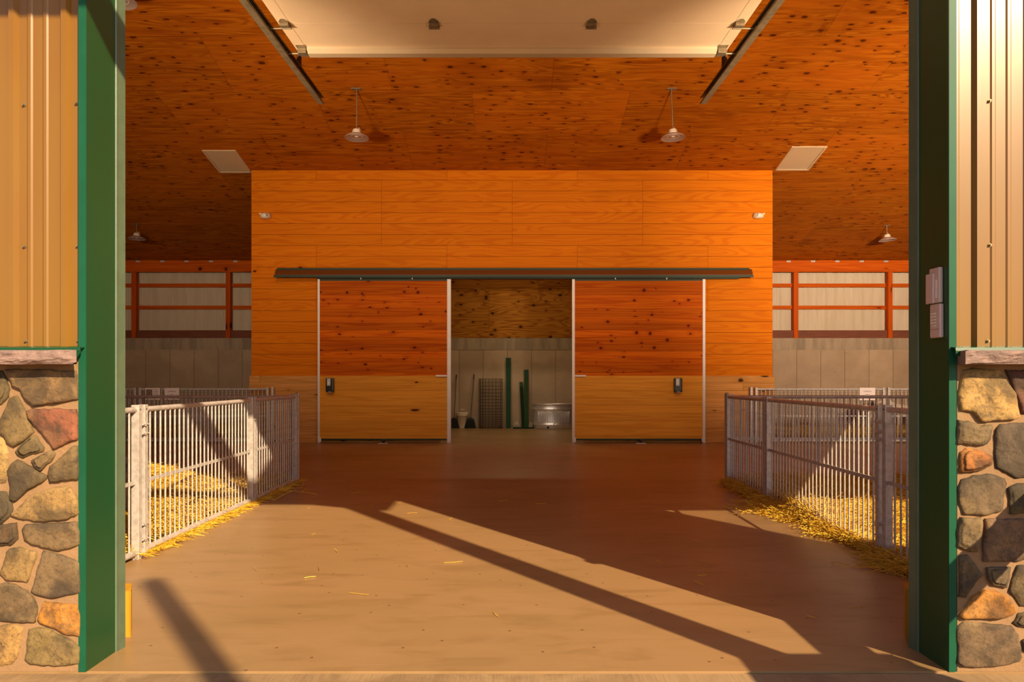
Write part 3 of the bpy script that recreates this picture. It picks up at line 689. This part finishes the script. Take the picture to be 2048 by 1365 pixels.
keypad(HC+(760-676)*2.95/F,HC+(760-608)*2.95/F,2.925,2.995,'lower beige door keypad with number buttons on the right green jamb','4',False)

# ------------------------------------------------------------------ pen fences
BARM={}
def bar_mesh(h,r,m):
    k=(h,r)
    if k not in BARM:
        mb=MB().tube([(0,0,0),(0,0,h)],r,8,caps=False); me=bpy.data.meshes.new('bar'); me.from_pydata(mb.v,[],mb.f); me.polygons.foreach_set('use_smooth',[True]*len(mb.f)); me.materials.append(m); BARM[k]=me
    return BARM[k]
def panel(L,spacing,label,group,h=1.0,posts=(1,1),mesh=False,name='pen_fence',m=None,postz=1.01,latch=None):
    """panel along local +X from 0 to L"""
    m=m or M['galv']
    e=empty(name,(0,0,0),label,'fence panel',group)
    a=0; b=L
    for i,(p,x) in enumerate(zip(posts,(.022,L-.022))):
        if p:
            mb=MB().box(x-.022,x+.022,-.025,.025,0.0,postz,.003); po=mb.build('post',m,e)
            if i==0 or i==1:
                for q in (-1,1): MB().tube([(x,q*.0265,postz-.03),(x,q*.025,postz-.03)],.006,8).build('bolt_hole',M['dkmetal'],po)
    MB().tube([(.02,0,h-.021),(L-.02,0,h-.021)],.018,12).build('top_rail',m,e)
    MB().tube([(.02,0,.045),(L-.02,0,.045)],.021,12).build('bottom_rail',m,e)
    MB().box(.02,L-.02,-.004,.004,.490,.515).build('middle_rail',m,e)
    n=int(round((L-.09)/spacing)); 
    for k in range(1,n):
        x=.045+(L-.09)*k/n
        o=bpy.data.objects.new('bar',bar_mesh(h-.08,.0068,m)); o.location=(x,0,.05); C.objects.link(o); o.parent=e
    if mesh:
        mb=MB(); s=.05; r=.0013
        k=0.06
        while k<h-.03: mb.box(.03,L-.03,.010,.0125,k-r,k+r); k+=s*.8
        k=.05
        while k<L-.03: mb.box(k-r,k+r,.0125,.015,.05,h-.03); k+=s*.8
        mb.build('wire_mesh',M['wire'],e)
    return e
def place(e,x,y,rz): e.location=(x,y,0); e.rotation_euler=(0,0,rz)
G1='barred steel pen panels'
XF=2.457
# left run (along +Y)
def latches(e,x,zs,side=-1):
    for z in zs:
        MB().tube([(x-.035,side*.03,z),(x+.035,side*.03,z)],.006,8).box(x-.01,x+.01,-.035,.035,z-.012,z+.012,.002).build('hinge_pin',M['galv'],e)
p=panel(2.03,.0712,'long barred steel panel at the left of the floor, sunlit, straw behind it',G1); place(p,-XF,4.77,PI/2); latches(p,0.0,(.82,.88,.22,.12),-1)
p=panel(1.355,.0712,'short barred steel panel at the inner end of the left pen',G1); place(p,-XF,6.82,PI/2); latches(p,0.0,(.85,.80,.2))
p=panel(1.50,.0712,'barred steel gate of the left pen next to the left green jamb',G1); place(p,-XF-.0,3.235,PI/2)
p=panel(2.6,.0735,'barred steel panel across the back of the left pen',G1); place(p,-XF-2.63,8.22,0)
p=panel(2.6,.0735,'barred steel panel across the far back of the left pen, beyond the jamb',G1); place(p,-XF-5.25,8.22,0)
p=panel(2.14,.0712,'long barred steel panel at the right of the floor, straw spilling under it',G1); place(p,XF,4.78,PI/2); latches(p,0.0,(.90,.83,.78,.22,.14),1)
p=panel(1.25,.0712,'short barred steel panel at the inner end of the right pen',G1); place(p,XF,6.94,PI/2); latches(p,0.0,(.85,.80,.2),1)
p=panel(1.50,.0712,'barred steel gate of the right pen next to the right green jamb',G1); place(p,XF,3.235,PI/2)
p=panel(2.6,.0735,'barred steel panel across the back of the right pen',G1); place(p,XF+.03,8.22,0)
p=panel(2.6,.0735,'barred steel panel across the far back of the right pen, beyond the jamb',G1); place(p,XF+2.65,8.22,0)
for s,side in ((-1,'left'),(1,'right')):
    o=MB().tube([(s*XF,8.24,0),(s*XF,8.24,1.015)],.024,14).lathe([(0,1.03),(.02,1.025),(.026,1.01)],(s*XF,8.24,0),14)
    oo=o.build('fence_post',M['galv']); tag(oo,f'round steel corner post at the inner corner of the {side} pen','post','round corner posts of the pens')
    # far fence along the plank wall
    G2='meshed panels of the rear pens'
    x=4.50
    names=['nearest the plank wall','second from the plank wall','third from the plank wall']
    for k in range(3):
        L=2.40
        p=panel(L,.0735,f'wire meshed steel panel of the {side} rear pen, {names[k]}',G2,h=1.02,mesh=True,name='mesh_fence',m=M['galvd'] if False else M['galv'],postz=1.03)
        place(p,(x if s>0 else -x-L),13.33,0); x+=L+.05
    o=MB().box(s*4.43-.02,s*4.43+.02,13.31,13.35,0,1.04,.003).build('fence_post',M['galv']); tag(o,f'square steel post ending the {side} rear pen beside the plank wall','post','square posts of the rear pens')
# paper signs on the far fence
def text(s,size,x,y,z,parent,m,ext=.0006,rot=(PI/2,0,0)):
    cu=bpy.data.curves.new('lettering','FONT'); cu.body=s; cu.size=size; cu.extrude=ext; cu.align_x='CENTER'; cu.align_y='CENTER'
    o=bpy.data.objects.new('lettering',cu); C.objects.link(o); o.location=(x,y,z); o.rotation_euler=rot; cu.materials.append(m); bpy.context.view_layer.update()
    me=bpy.data.meshes.new_from_object(o); bpy.data.objects.remove(o); o=bpy.data.objects.new('lettering',me); C.objects.link(o); o.location=(x,y,z); o.rotation_euler=rot; o.parent=parent; return o
def sign(pxa,pxb,pya,pyb,lab,kind):
    Y=13.29; xa=(pxa-CX)*Y/F; xb=(pxb-CX)*Y/F; za=HC-(pyb-HY)*Y/F; zb=HC-(pya-HY)*Y/F
    e=empty('paper_sign',((xa+xb)/2,Y,(za+zb)/2),lab,'sign','paper signs on the rear fences'); w=(xb-xa)/2; h=(zb-za)/2
    MB().box(-w,w,0,.003,-h,h).build('sheet',M['paper'],e)
    if kind=='careful':
        text('CAREFUL',.036,0,-.001,h*.42,e,M['ink'])
        MB().box(-w*.30,w*.28,-.001,0,-h*.10,-h*.05).build('text_line',M['ink'],e)
        MB().box(-w*.18,w*.16,-.001,0,-h*.42,-h*.34).build('text_line',M['ink'],e)
    else:
        MB().box(-w*.9,-w*.04,-.001,0,-h*.78,h*.75).build('picture',M['photo'],e)
        for k in range(5): MB().box(w*.12,w*(.85-.12*(k%2)),-.001,0,h*(.72-.2*k)-.004,h*(.72-.2*k)+.004).build('text_line',M['inkg'],e)
    return e
sign(290.5,320,776.5,800,'paper sign with a small picture on the left rear fence','pic')
sign(329,358.5,776.5,800,'white paper sign reading CAREFUL on the left rear fence','careful')
sign(1719.5,1750.5,776,801,'white paper sign reading CAREFUL on the right rear fence','careful')
# wooden shelter in the left pen
e=empty('pen_shelter',(-5.05,7.35,0),'dark brown wooden shelter inside the left pen by the green jamb','shelter')
MB().box(-.62,.55,-.35,-.31,.02,.86).build('front_boards',M['hut'],e)
MB().box(-.62,-.58,-.31,.5,.02,.86).box(.51,.55,-.31,.5,.02,.86).build('side_boards',M['hut'],e)
MB().box(-.68,.60,-.42,.56,.86,.90).build('shelter_roof',M['hut'],e)

# ------------------------------------------------------------------ straw
def hfun(x,y,seed): return max(.0, .05+.07*noise.noise(Vector((x*.9,y*.9,seed)))+.04*noise.noise(Vector((x*2.7,y*2.7,seed))))
def straw_obj(name,spots,lab,mat,seed,n):
    rnd=random.Random(seed); vs=[];fs=[]
    for i in range(n):
        x,y,z,L,tilt=spots(rnd)
        a=rnd.uniform(0,2*PI); d=Vector((math.cos(a)*math.cos(tilt),math.sin(a)*math.cos(tilt),math.sin(tilt)))
        c=Vector((x,y,z)); w=rnd.uniform(.0011,.0023)
        bend=Vector((rnd.uniform(-1,1),rnd.uniform(-1,1),rnd.uniform(-.2,.6)))*L*.06
        u=d.cross(Vector((0,0,1))).normalized()*w; k=d.cross(u).normalized()*w
        o=len(vs)
        for q,p in enumerate((c-d*L/2,c+bend,c+d*L/2)):
            p=Vector((p.x,p.y,max(p.z,.004)))
            vs += [(p+u)[:],(p-u*.5+k*.9)[:],(p-u*.5-k*.9)[:]]
        for q in range(2):
            b=o+q*3
            fs += [(b,b+1,b+4,b+3),(b+1,b+2,b+5,b+4),(b+2,b,b+3,b+5)]
    me=bpy.data.meshes.new(name); me.from_pydata(vs,[],fs); me.materials.append(mat)
    o=bpy.data.objects.new(name,me); C.objects.link(o); tag(o,lab,'straw',None,'stuff'); return o
def bed(x0,x1,y0,y1,seed,lab,edge=None,n=12000,step=.06,near=None,zoff=0):
    nx=int((x1-x0)/step); ny=int((y1-y0)/step); vs=[];fs=[]
    for j in range(ny+1):
        for i in range(nx+1):
            x=x0+(x1-x0)*i/nx; y=y0+(y1-y0)*j/ny
            ed=min(i,nx-i,j,ny-j)*step; k=min(1,ed/.15)
            vs.append((x,y,.004+k*(hfun(x,y,seed)+zoff+.012*noise.noise(Vector((x*14,y*14,2))))))
    for j in range(ny):
        for i in range(nx): a=j*(nx+1)+i; fs.append((a,a+1,a+nx+2,a+nx+1))
    me=bpy.data.meshes.new('straw_bedding'); me.from_pydata(vs,[],fs); me.materials.append(M['strawbase']); me.polygons.foreach_set('use_smooth',[True]*len(fs))
    base=bpy.data.objects.new('straw_bedding',me); C.objects.link(base); tag(base,lab,'straw',None,'stuff')
    def sp(rnd):
        x=rnd.uniform(x0,x1); y=rnd.uniform(y0,y1)
        if near and rnd.random()<.75:
            x=rnd.uniform(*near[0]); y=rnd.uniform(*near[1])
        t=max(-.35,min(.9,rnd.gauss(.08,.22))); L=rnd.uniform(.06,.22)
        return x,y,.01+hfun(x,y,seed)+zoff+abs(rnd.gauss(0,.015))+max(0,math.sin(t))*L*.3,L,t
    o=straw_obj('straw_stalks',sp,lab,M['straw'],seed+5,n); o.parent=base
    for k in ('label','category'):
        if k in o: del o[k]
    return base
bed(-6.6,-2.49,3.4,8.25,1,'deep golden straw bedding in the left pen',n=27000,near=((-4.9,-2.5),(4.3,8.2)))
bed(2.49,6.6,3.4,8.25,2,'deep golden straw bedding in the right pen',n=27000,near=((2.5,4.9),(4.3,8.2)))
bed(-11.5,-5.15,13.6,17.7,3,'dark straw bedding in the left rear pen',n=4500,step=.12,zoff=.05,near=((-9.6,-5),(13.6,16)))
bed(5.15,11.5,13.6,17.7,4,'dark straw bedding in the right rear pen',n=4500,step=.12,zoff=.05,near=((5,9.6),(13.6,16)))
def spill_r(rnd):
    y=rnd.uniform(4.3,8.1); wv=.03+.10*max(0,noise.noise(Vector((y*2.1,3,3)))+.35)
    if 5.9<y<6.9: wv+=.08
    x=2.50-abs(rnd.gauss(0,wv))-.02*rnd.random(); t=rnd.gauss(.12,.25)
    return x,y,.012+max(0,.06-abs(2.45-x)*.3)*rnd.random(),rnd.uniform(.07,.26),max(0,min(t,.9))
straw_obj('spilled_straw',spill_r,'straw spilled under the right pen panels onto the floor',M['straw'],31,4200)
def spill_l(rnd):
    y=rnd.uniform(4.7,8.3); x=-2.50+abs(rnd.gauss(0,.045)); t=abs(rnd.gauss(0,.15))
    return x,y,.010+.02*rnd.random(),rnd.uniform(.06,.22),t
straw_obj('spilled_straw',spill_l,'straw spilled under the left pen panels onto the floor',M['straw'],32,2000)
def wisps(rnd):
    return rnd.uniform(-2.2,2.2),rnd.uniform(3.4,12.8),.005,rnd.uniform(.04,.14),0.0
straw_obj('loose_straw',wisps,'thin scattered straw wisps on the concrete floor between the pens',M['straw'],33,70)
# taller tufts by the mid post on the right and mound at left
def tuft(rnd): 
    a=rnd.random(); y=6.2+rnd.gauss(0,.25); x=2.48+rnd.gauss(.03,.06); return x,y,.08+.04*rnd.random(),rnd.uniform(.12,.26),rnd.uniform(.2,1.1)
straw_obj('straw_tuft',tuft,'upright straw tuft pushed through the bars beside the middle post of the right pen',M['straw'],34,260)
# left mound
def mound(rnd):
    x=-3.7+rnd.gauss(0,.45); y=7.3+rnd.gauss(0,.35); h=.26*math.exp(-((x+3.7)/.6)**2-((y-7.3)/.45)**2); return x,y,.05+h*rnd.random()**.3,rnd.uniform(.07,.24),rnd.gauss(.1,.3)
straw_obj('straw_heap',mound,'low heap of straw at the back of the left pen',M['straw'],35,5500)

# ------------------------------------------------------------------ goats
def goat(loc,rz,mat,lab,scale=1.0,lying=False,fur=0):
    e=empty('goat',loc,lab,'goat',None,rz); e.scale=(scale,)*3
    V=[];E=[];R=[]
    def add(p,r,par=None):
        V.append(p);R.append(r)
        if par is not None: E.append((par,len(V)-1))
        return len(V)-1
    hip=add((-.26,0,.42),(.125,.125)); mid=add((-.02,0,.40),(.15,.155),hip); sh=add((.24,0,.43),(.12,.14),mid)
    nk=add((.36,0,.52),(.07,.08),sh); nk2=add((.45,0,.63),(.055,.06),nk); hd=add((.52,0,.665),(.055,.06),nk2); mz=add((.62,0,.61),(.036,.036),hd); ns=add((.67,0,.585),(.027,.026),mz)
    tl=add((-.37,0,.47),(.03,.03),hip); tl2=add((-.40,0,.50),(.012,.012),tl)
    for s in (-1,1):
        a=add((.22,s*.085,.30),(.055,.055),sh); b=add((.225,s*.09,.20),(.030,.030),a); c=add((.22,s*.09,.09),(.020,.020),b); d=add((.235,s*.09,.025),(.024,.024),c)
        a=add((-.25,s*.09,.32),(.07,.07),hip); b=add((-.20,s*.095,.235),(.042,.042),a); c=add((-.30,s*.095,.155),(.026,.026),b); d=add((-.285,s*.095,.07),(.020,.020),c); f=add((-.265,s*.095,.025),(.024,.024),d)
    me=bpy.data.meshes.new('body'); me.from_pydata(V,E,[]); o=bpy.data.objects.new('body',me); C.objects.link(o); o.parent=e; me.materials.append(mat)
    md=o.modifiers.new('skin','SKIN'); 
    for i,r in enumerate(R): me.skin_vertices[0].data[i].radius=r if isinstance(r,tuple) else (r,r)
    me.skin_vertices[0].data[0].use_root=True
    o.modifiers.new('sub','SUBSURF').levels=2; o.modifiers['sub'].render_levels=2
    for s in (-1,1):
        MB().add([(.49,s*.05,.70),(.47,s*.06,.68),(.43,s*.15,.665),(.46,s*.14,.655),(.50,s*.055,.67)],[(0,1,2,3,4)]).add([(.485,s*.05,.69),(.47,s*.06,.67),(.43,s*.15,.655),(.46,s*.14,.645),(.50,s*.055,.66)],[(4,3,2,1,0)]).build('ear',mat,e)
        MB().tube([(.50,s*.025,.71),(.485,s*.035,.77),(.45,s*.05,.81),(.41,s*.06,.82)],[.016,.013,.009,.003],8).build('horn',M['horn'],e)
        bpy.data.objects.new
        bm=bmesh.new(); bmesh.ops.create_uvsphere(bm,u_segments=10,v_segments=8,radius=.011); MB().bm(bm,True,Matrix.Translation((.555,s*.047,.672))).build('eye',M['black'],e)
    if fur:
        rnd=random.Random(5); vs=[];fs=[]
        for i in range(fur):
            x=rnd.uniform(-.40,.30); a=rnd.uniform(0,2*PI); rr=.165 if -.3<x<.25 else .13
            p=Vector((x,rr*math.cos(a)*.95,.41+rr*math.sin(a)*.98)); d=Vector((rnd.uniform(-.3,.1),.25*math.cos(a)+rnd.uniform(-.2,.2),-.9)).normalized()*rnd.uniform(.04,.10); w=Vector((.002,.001,0)); k=len(vs)
            vs+=[(p-w)[:],(p+w)[:],(p+d)[:]]; fs.append((k,k+1,k+2))
        me=bpy.data.meshes.new('coat'); me.from_pydata(vs,[],fs); me.materials.append(mat); oo=bpy.data.objects.new('coat',me); C.objects.link(oo); oo.parent=e; oo['kind']='stuff'
    return e
goat((-3.05,5.15,.05),PI,M['gfur'],'shaggy grey brown goat in the left pen, half hidden by the green jamb',1.0,fur=5000)
goat((9.05,16.4,.08),2.6,M['wfur'],'white goat in the right rear pen beside the right jamb',.95)
goat((8.15,17.0,.08),.2,M['bfur'],'dark brown goat in the right rear pen behind the white one',.8)

# ------------------------------------------------------------------ store room items
YS=17.45
def bx(px): return (px-CX)*YS/F
def bz(py): return max(0,HC-(py-HY)*YS/F)
def broom(tx,ty,bx_,by_,h0,h1,lab,grp):
    e=empty('broom',(bx(bx_),YS,0),lab,'broom',grp)
    x=bx(tx)-bx(bx_); zt=bz(ty); zb=bz(by_)
    MB().tube([(0,0,zb-.03),(x,.22,zt-.06)],.011,8).build('handle',M['handle'],e)
    MB().tube([(x*.94,.207,zt-.12),(x,.22,zt)],.015,8).build('grip',M['black'],e)
    MB().prism([(-.03,zb+.02),(.03,zb+.02),(.09,zb-.03),(-.09,zb-.03)],1,-.03,.03).build('collar',M['black'],e)
    a,b=bx(h0)-bx(bx_),bx(h1)-bx(bx_)
    mb=MB(); zt2=zb-.03
    mb.add([(-.09,-.03,zt2),(.09,-.03,zt2),(.09,.03,zt2),(-.09,.03,zt2),(a,-.05,0),(b,-.05,0),(b,.05,0),(a,.05,0)],[(0,1,2,3),(7,6,5,4),(0,4,5,1),(1,5,6,2),(2,6,7,3),(3,7,4,0)])
    for k in range(40):
        x0=-.085+.17*k/39; x1=a+(b-a)*k/39; mb.tube([(x0,-.034,zt2),(x1,-.054,.002)],.0035,4)
    mb.build('bristles',M['bristle'],e)
broom(911.4,749.4,907.8,837.8,903,921,'dark broom leaning at the left of the white bucket','brooms by the store room wall')
broom(947,748.8,940.8,837,927.6,952,'dark broom leaning between the white bucket and the wire roll','brooms by the store room wall')
e=empty('bucket',(bx(924),YS+.05,0),'white plastic bucket with a wire handle between the two brooms','bucket')
MB().lathe([(0,.0),(.115,.0),(.12,.01),(.142,.30),(.150,.30),(.152,.33),(.146,.335),(.147,.36),(.154,.362),(.154,.375),(.0,.378)],(0,0,0),32).build('bucket_body',M['bucket'],e)
MB().lathe([(.0,.379),(.150,.379),(.158,.374),(.158,.352),(.154,.35)],(0,0,0),32).build('lid',M['bucket'],e)
MB().tube([(.15*math.cos(a),-.02,.33+.12*math.sin(a)) for a in [PI*k/12 for k in range(13)]],.003,6).build('wire_handle',M['galv'],e)
MB().tube([(-.04,-.02,.452),(.04,-.02,.452)],.009,8).build('grip',M['bucket'],e)
# wire roll
e=empty('wire_mesh_roll',(bx(981.5),YS-.02,0),'standing roll of dark wire mesh against the concrete wall','wire roll')
H=1.20
for nm,R0 in (('outer_layer',.288),('inner_layer',.262)):
    mb=MB(); n=22
    for k in range(n):
        a=2*PI*k/n+R0*3; x,y=R0*math.cos(a),R0*.72*math.sin(a); mb.tube([(x,y,.0),(x,y,H)],.0032,4)
    nz=18
    for j in range(nz+1):
        z=H*(j/nz)**1.35; z=min(max(z,.004),H)
        mb.tube([(R0*math.cos(2*PI*k/36),R0*.72*math.sin(2*PI*k/36),z) for k in range(37)],.0028,4,caps=False)
    mb.build(nm,M['wire'],e)
# green posts
def gpost(x0,x1,py,lab,tilt,mat,h=None,xt=None):
    w=(bx(x1)-bx(x0))/2; X=(bx(x0)+bx(x1))/2; e=empty('green_post',(X,YS,0),lab,'post','green metal channel posts')
    Ht=bz(py); dy=.26
    n=12; vs=[]
    mb=MB(); prof=[(-w,-.03),(w,-.03),(w,.03),(w-.012,.03),(w-.012,-.018),(-w+.012,-.018),(-w+.012,.03),(-w,.03)]
    m_=len(prof); sec=[0,.06,.5,.9,.93,1.0]
    for t in sec:
        for p in prof: vs.append((p[0]*(1 if t<.93 else .92)+tilt*t,p[1]+dy*t,Ht*t))
    fs=[]
    for i in range(len(sec)-1):
        for k in range(m_): fs.append((i*m_+k,i*m_+(k+1)%m_,(i+1)*m_+(k+1)%m_,(i+1)*m_+k))
    fs.append(tuple(reversed(range(m_)))); fs.append(tuple((len(sec)-1)*m_+k for k in range(m_)))
    mb.add(vs,fs); mb.build('channel',mat,e)
    t0=.90; MB().add([(x_+tilt*tt,yy+dy*tt,Ht*tt) for tt in (t0,1.003) for (x_,yy) in ((-w-.004,-.036),(w+.004,-.036),(w+.004,.0),(-w-.004,.0))],[(0,1,2,3),(7,6,5,4),(0,4,5,1),(1,5,6,2),(2,6,7,3),(3,7,4,0)]).build('end_cap',M['greens'],e)
    return e
M['greens']=simple('green_post_cap',(.012,.05,.018),.6,spec=.2)
M['greenp']=simple('green_post_paint',(.016,.062,.028),.7,spec=.15,var=.2,vs=6)
M['greenq']=simple('olive_green_post_paint',(.026,.060,.016),.7,spec=.15,var=.2,vs=6)
M['greend']=simple('deep_green_post_paint',(.006,.026,.011),.7,spec=.1)
gpost(1012,1021.5,716,'tallest green metal post leaning on the concrete wall right of the wire roll',0,M['greenp'])
gpost(1048.5,1057,740,'medium green metal post leaning just left of the steel tank',.0,M['greenq'])
gpost(1043.5,1050,765,'shortest dark green board leaning behind the medium green post',-.05,M['greend'])
# crumpled bag, small grey box, green bar
bm=bmesh.new(); bmesh.ops.create_icosphere(bm,subdivisions=4,radius=1)
for v in bm.verts:
    n_=1+.35*noise.fractal(v.co*2.2,1,2,3); v.co=Vector((v.co.x*.075*n_,v.co.y*.07*n_,.085+v.co.z*.085*n_)); v.co.z=max(v.co.z,0)
o=MB().bm(bm).build('crumpled_bag',M['foil']); o.location=(bx(1033),YS-.12,0); tag(o,'small crumpled pale bag on the floor between the green posts','bag')
o=MB().prism([(-.05,0),(.06,0),(.045,.15),(-.02,.16)],1,-.05,.05).build('grey_block',M['galvd']); o.location=(bx(1060.5),YS-.08,.04); tag(o,'small grey block beside the medium green post','block')
o=MB().box(bx(1026),bx(1066),YS-.20,YS-.16,0,.032,.003).build('floor_bar',M['greend']); tag(o,'thin dark green bar lying on the floor before the green posts','bar')
bpy.data.objects['grey_block'].location.z=0
# tank
e=empty('water_tank',(bx(1106),YS-.05,0),'shiny oval galvanised steel stock tank at the right of the store room doorway','tank')
R=.50; nseg=160; H=.60
prof=[(0,0),(.955,0),(.985,.01),(.985,.075),(1.0,.085),(1.01,.10),(1.0,.115),(.985,.125),(.985,.44),(1.0,.455),(1.012,.47),(1.0,.485),(.985,.495),(.985,.565),(1.0,.575),(1.02,.588),(1.0,.60),(.975,.59),(.965,.56),(.965,.03),(0,.03)]
vs=[];fs=[];m_=len(prof)
for k in range(nseg):
    a=2*PI*k/nseg
    for (r,z) in prof:
        rib=0
        if .13<z<.44 and r==.985: pass
        vs.append((R*r*math.cos(a),R*.62*r*math.sin(a),z))
for k in range(nseg):
    for i in range(m_-1): fs.append((k*m_+i,((k+1)%nseg)*m_+i,((k+1)%nseg)*m_+i+1,k*m_+i+1))
MB().add(vs,fs,True).build('tank_body',M['chrome'],e)
mb=MB()
for k in range(-11,12):
    a=-PI/2+k*.078
    if abs(k)<1: continue
    x,y=R*.985*math.cos(a),R*.62*.985*math.sin(a); mb.tube([(x,y+.004,.15),(x,y-.008,.165),(x,y-.008,.40),(x,y+.004,.415)],.0095,8)
mb.build('pressed_ribs',M['chrome'],e)
MB().tube([(.0,-R*.61,.10),(.006,-R*.63,.12),(.004,-R*.63,.3),(.0,-R*.63,.47),(0,-R*.615,.49)],.010,8).build('side_seam',M['galv'],e)
MB().lathe([(0,-.0),(.02,0),(.026,.006),(.026,.014),(.018,.02),(0,.02)],(0,0,0),16).build('drain_plug',M['dkmetal'],e).matrix_basis=Matrix.Translation((-.14,-R*.60,.045))@Matrix.Rotation(PI/2,4,'X')

# ------------------------------------------------------------------ things outside the frame that cast the shadows: entry porch
po=empty('entry_porch',(2.28,1.3,0),'entry porch roof on a stone pier and timber post before the barn door','porch')
def pc(mb,name,m): 
    o=mb.build(name,m,po); o.matrix_parent_inverse=Matrix.Translation((-2.28,-1.3,0)); return o
pc(MB().box(1.98,2.60,.92,1.63,0,.94),'stone_pier',M['mortar'])
pc(MB().box(1.96,2.62,.90,1.65,.94,1.0,.01),'pier_cap',M['cap'])
pc(MB().box(2.155,2.305,1.325,1.475,1.0,3.77),'porch_post',M['post_w'])
pc(MB().box(-2.75,2.43,1.32,1.47,3.767,3.905),'porch_header',M['post_w'])
pc(MB().prism([(1.86,3.77),(2.16,3.63),(2.16,3.77)],1,1.34,1.46),'post_bracket',M['post_w'])
pc(MB().box(2.30,2.43,1.40,2.89,3.50,3.77),'tie_beam',M['post_w'])
pc(MB().box(2.22,2.32,1.65,2.89,.75,.89),'side_rail',M['post_w'])
pc(MB().box(-2.70,-2.55,1.325,1.475,0,3.77),'porch_post',M['post_w'])
pc(MB().prism([(1.25,3.98),(2.93,4.6),(2.93,4.68),(1.25,4.06)],0,1.45,3.5),'porch_roof',M['roofm'])
lp=MB().tube([(2.80,-2.80,0),(2.80,-2.80,4.85)],.068,14).build('lamp_post',M['dkmetal']); tag(lp,'slim dark lamp post standing outside behind the camera','lamp post')

# ------------------------------------------------------------------ lights
sun=bpy.data.lights.new('sun','SUN'); sun.energy=8.8; sun.color=(1,.77,.47); sun.angle=math.radians(.55)
so=bpy.data.objects.new('sun',sun); C.objects.link(so); d=Vector((-.70,1,-.693)).normalized(); so.rotation_euler=d.to_track_quat('-Z','Y').to_euler()
w=bpy.data.worlds.new('World'); bpy.context.scene.world=w; w.use_nodes=True; nt=w.node_tree; nt.nodes.clear()
g=G(nt); out=nt.nodes.new('ShaderNodeOutputWorld'); bg=nt.nodes.new('ShaderNodeBackground'); sk=nt.nodes.new('ShaderNodeTexSky')
sk.sky_type='NISHITA'; sk.sun_disc=False; sk.sun_elevation=math.radians(29.6); sk.sun_rotation=math.atan2(.70,-1)
g.put(bg.inputs['Color'],g.mix(.45,sk.outputs[0],(.92,.74,.95))); bg.inputs['Strength'].default_value=.24; nt.links.new(bg.outputs[0],out.inputs[0])
# added fill lights out of the frame that brighten the interior, modelled as floodlights
def filler(x,y,z,aim,energy,spread,lab,size=(.5,.3),col=(1,.80,.57)):
    e=empty('filler_light',(x,y,z),lab,'flood light','added fill lights inside the barn')
    d=Vector(aim).normalized(); q=d.to_track_quat('-Z','Y')
    h=MB().box(-size[0]/2-.02,size[0]/2+.02,-size[1]/2-.02,size[1]/2+.02,.012,.09,.01).build('housing',M['dkmetal'],e); h.rotation_mode='QUATERNION'; h.rotation_quaternion=q
    if y>5: MB().tube([(0,-.06,.0),(0,-.06,ceil(y)-z)],.012,8).build('hanger_rod',M['galv'],e)
    else: MB().bar((0,0,0),(0,yi-y+.0,0),.04,.04).build('wall_bracket',M['dkmetal'],e)
    l=bpy.data.lights.new('filler_lamp','AREA'); l.shape='RECTANGLE'; l.size,l.size_y=size; l.energy=energy; l.color=col; l.spread=math.radians(spread)
    lo=bpy.data.objects.new('filler_lamp',l); C.objects.link(lo); lo.parent=e; lo.rotation_mode='QUATERNION'; lo.rotation_quaternion=q
for X,nm in ((-3.6,'leftmost'),(-1.2,'second from the left'),(1.2,'third from the left'),(3.6,'rightmost')):
    filler(X,7.25,5.30,(0.02,1,-.36),12,70,f'added fill light hung under the ridge facing the plank wall, {nm}')
filler(-2.15,3.36,1.0,(.32,1,1.3),13,125,'low added fill light behind the left green jamb aimed up at the garage door',(.22,.16))
filler(2.18,3.36,1.0,(-.32,1,1.3),13,125,'low added fill light behind the right green jamb aimed up at the garage door',(.22,.16))
filler(-2.9,3.30,2.30,(-.02,1,.48),80,80,'added fill light inside the front wall left of the main doorway')
filler(2.9,3.30,2.30,(.05,1,.48),115,80,'added fill light inside the front wall right of the main doorway')
filler(-5.4,3.30,2.90,(-.22,1,.10),30,58,'added fill light high inside the front wall at the far left')
filler(5.4,3.30,2.90,(.22,1,.10),215,58,'added fill light above the inside of the right hand doorway')
e=empty('store_fill_light',(0,15.6,4.3),'added fill light under the store room ceiling, unseen behind the plank wall','fill light')  # unseen strip fixture added to brighten the store room
MB().box(-.6,.6,-.06,.06,.0,.08,.01).build('housing',M['plasticw'],e)
MB().tube([(-.4,0,.08),(-.4,0,ceil(15.6)-4.3)],.006,6).tube([(.4,0,.08),(.4,0,ceil(15.6)-4.3)],.006,6).build('hanger_rod',M['galv'],e)
l=bpy.data.lights.new('store_fill_lamp','AREA'); l.shape='RECTANGLE'; l.size=1.1; l.size_y=.1; l.energy=38; l.color=(1,.76,.38)
lo=bpy.data.objects.new('store_fill_lamp',l); C.objects.link(lo); lo.parent=e; lo.location=(0,0,-.01)

# ------------------------------------------------------------------ camera
cam=bpy.data.cameras.new('camera'); co=bpy.data.objects.new('camera',cam); C.objects.link(co)
co.location=(0,0,HC); co.rotation_euler=(PI/2,0,0); cam.sensor_width=36; cam.lens=F/2048*36; cam.shift_y=(HY-682.5)/2048; cam.clip_start=.05
sc=bpy.context.scene; sc.camera=co
sc.view_settings.view_transform='Standard'; sc.view_settings.look='None'; sc.view_settings.exposure=0; sc.view_settings.gamma=1; sc.view_settings.use_curve_mapping=False
sc.cycles.use_denoising=True; sc.cycles.max_bounces=8; sc.cycles.diffuse_bounces=5; sc.cycles.glossy_bounces=4; sc.cycles.sample_clamp_indirect=6
sc.cycles.caustics_reflective=False; sc.cycles.caustics_refractive=False
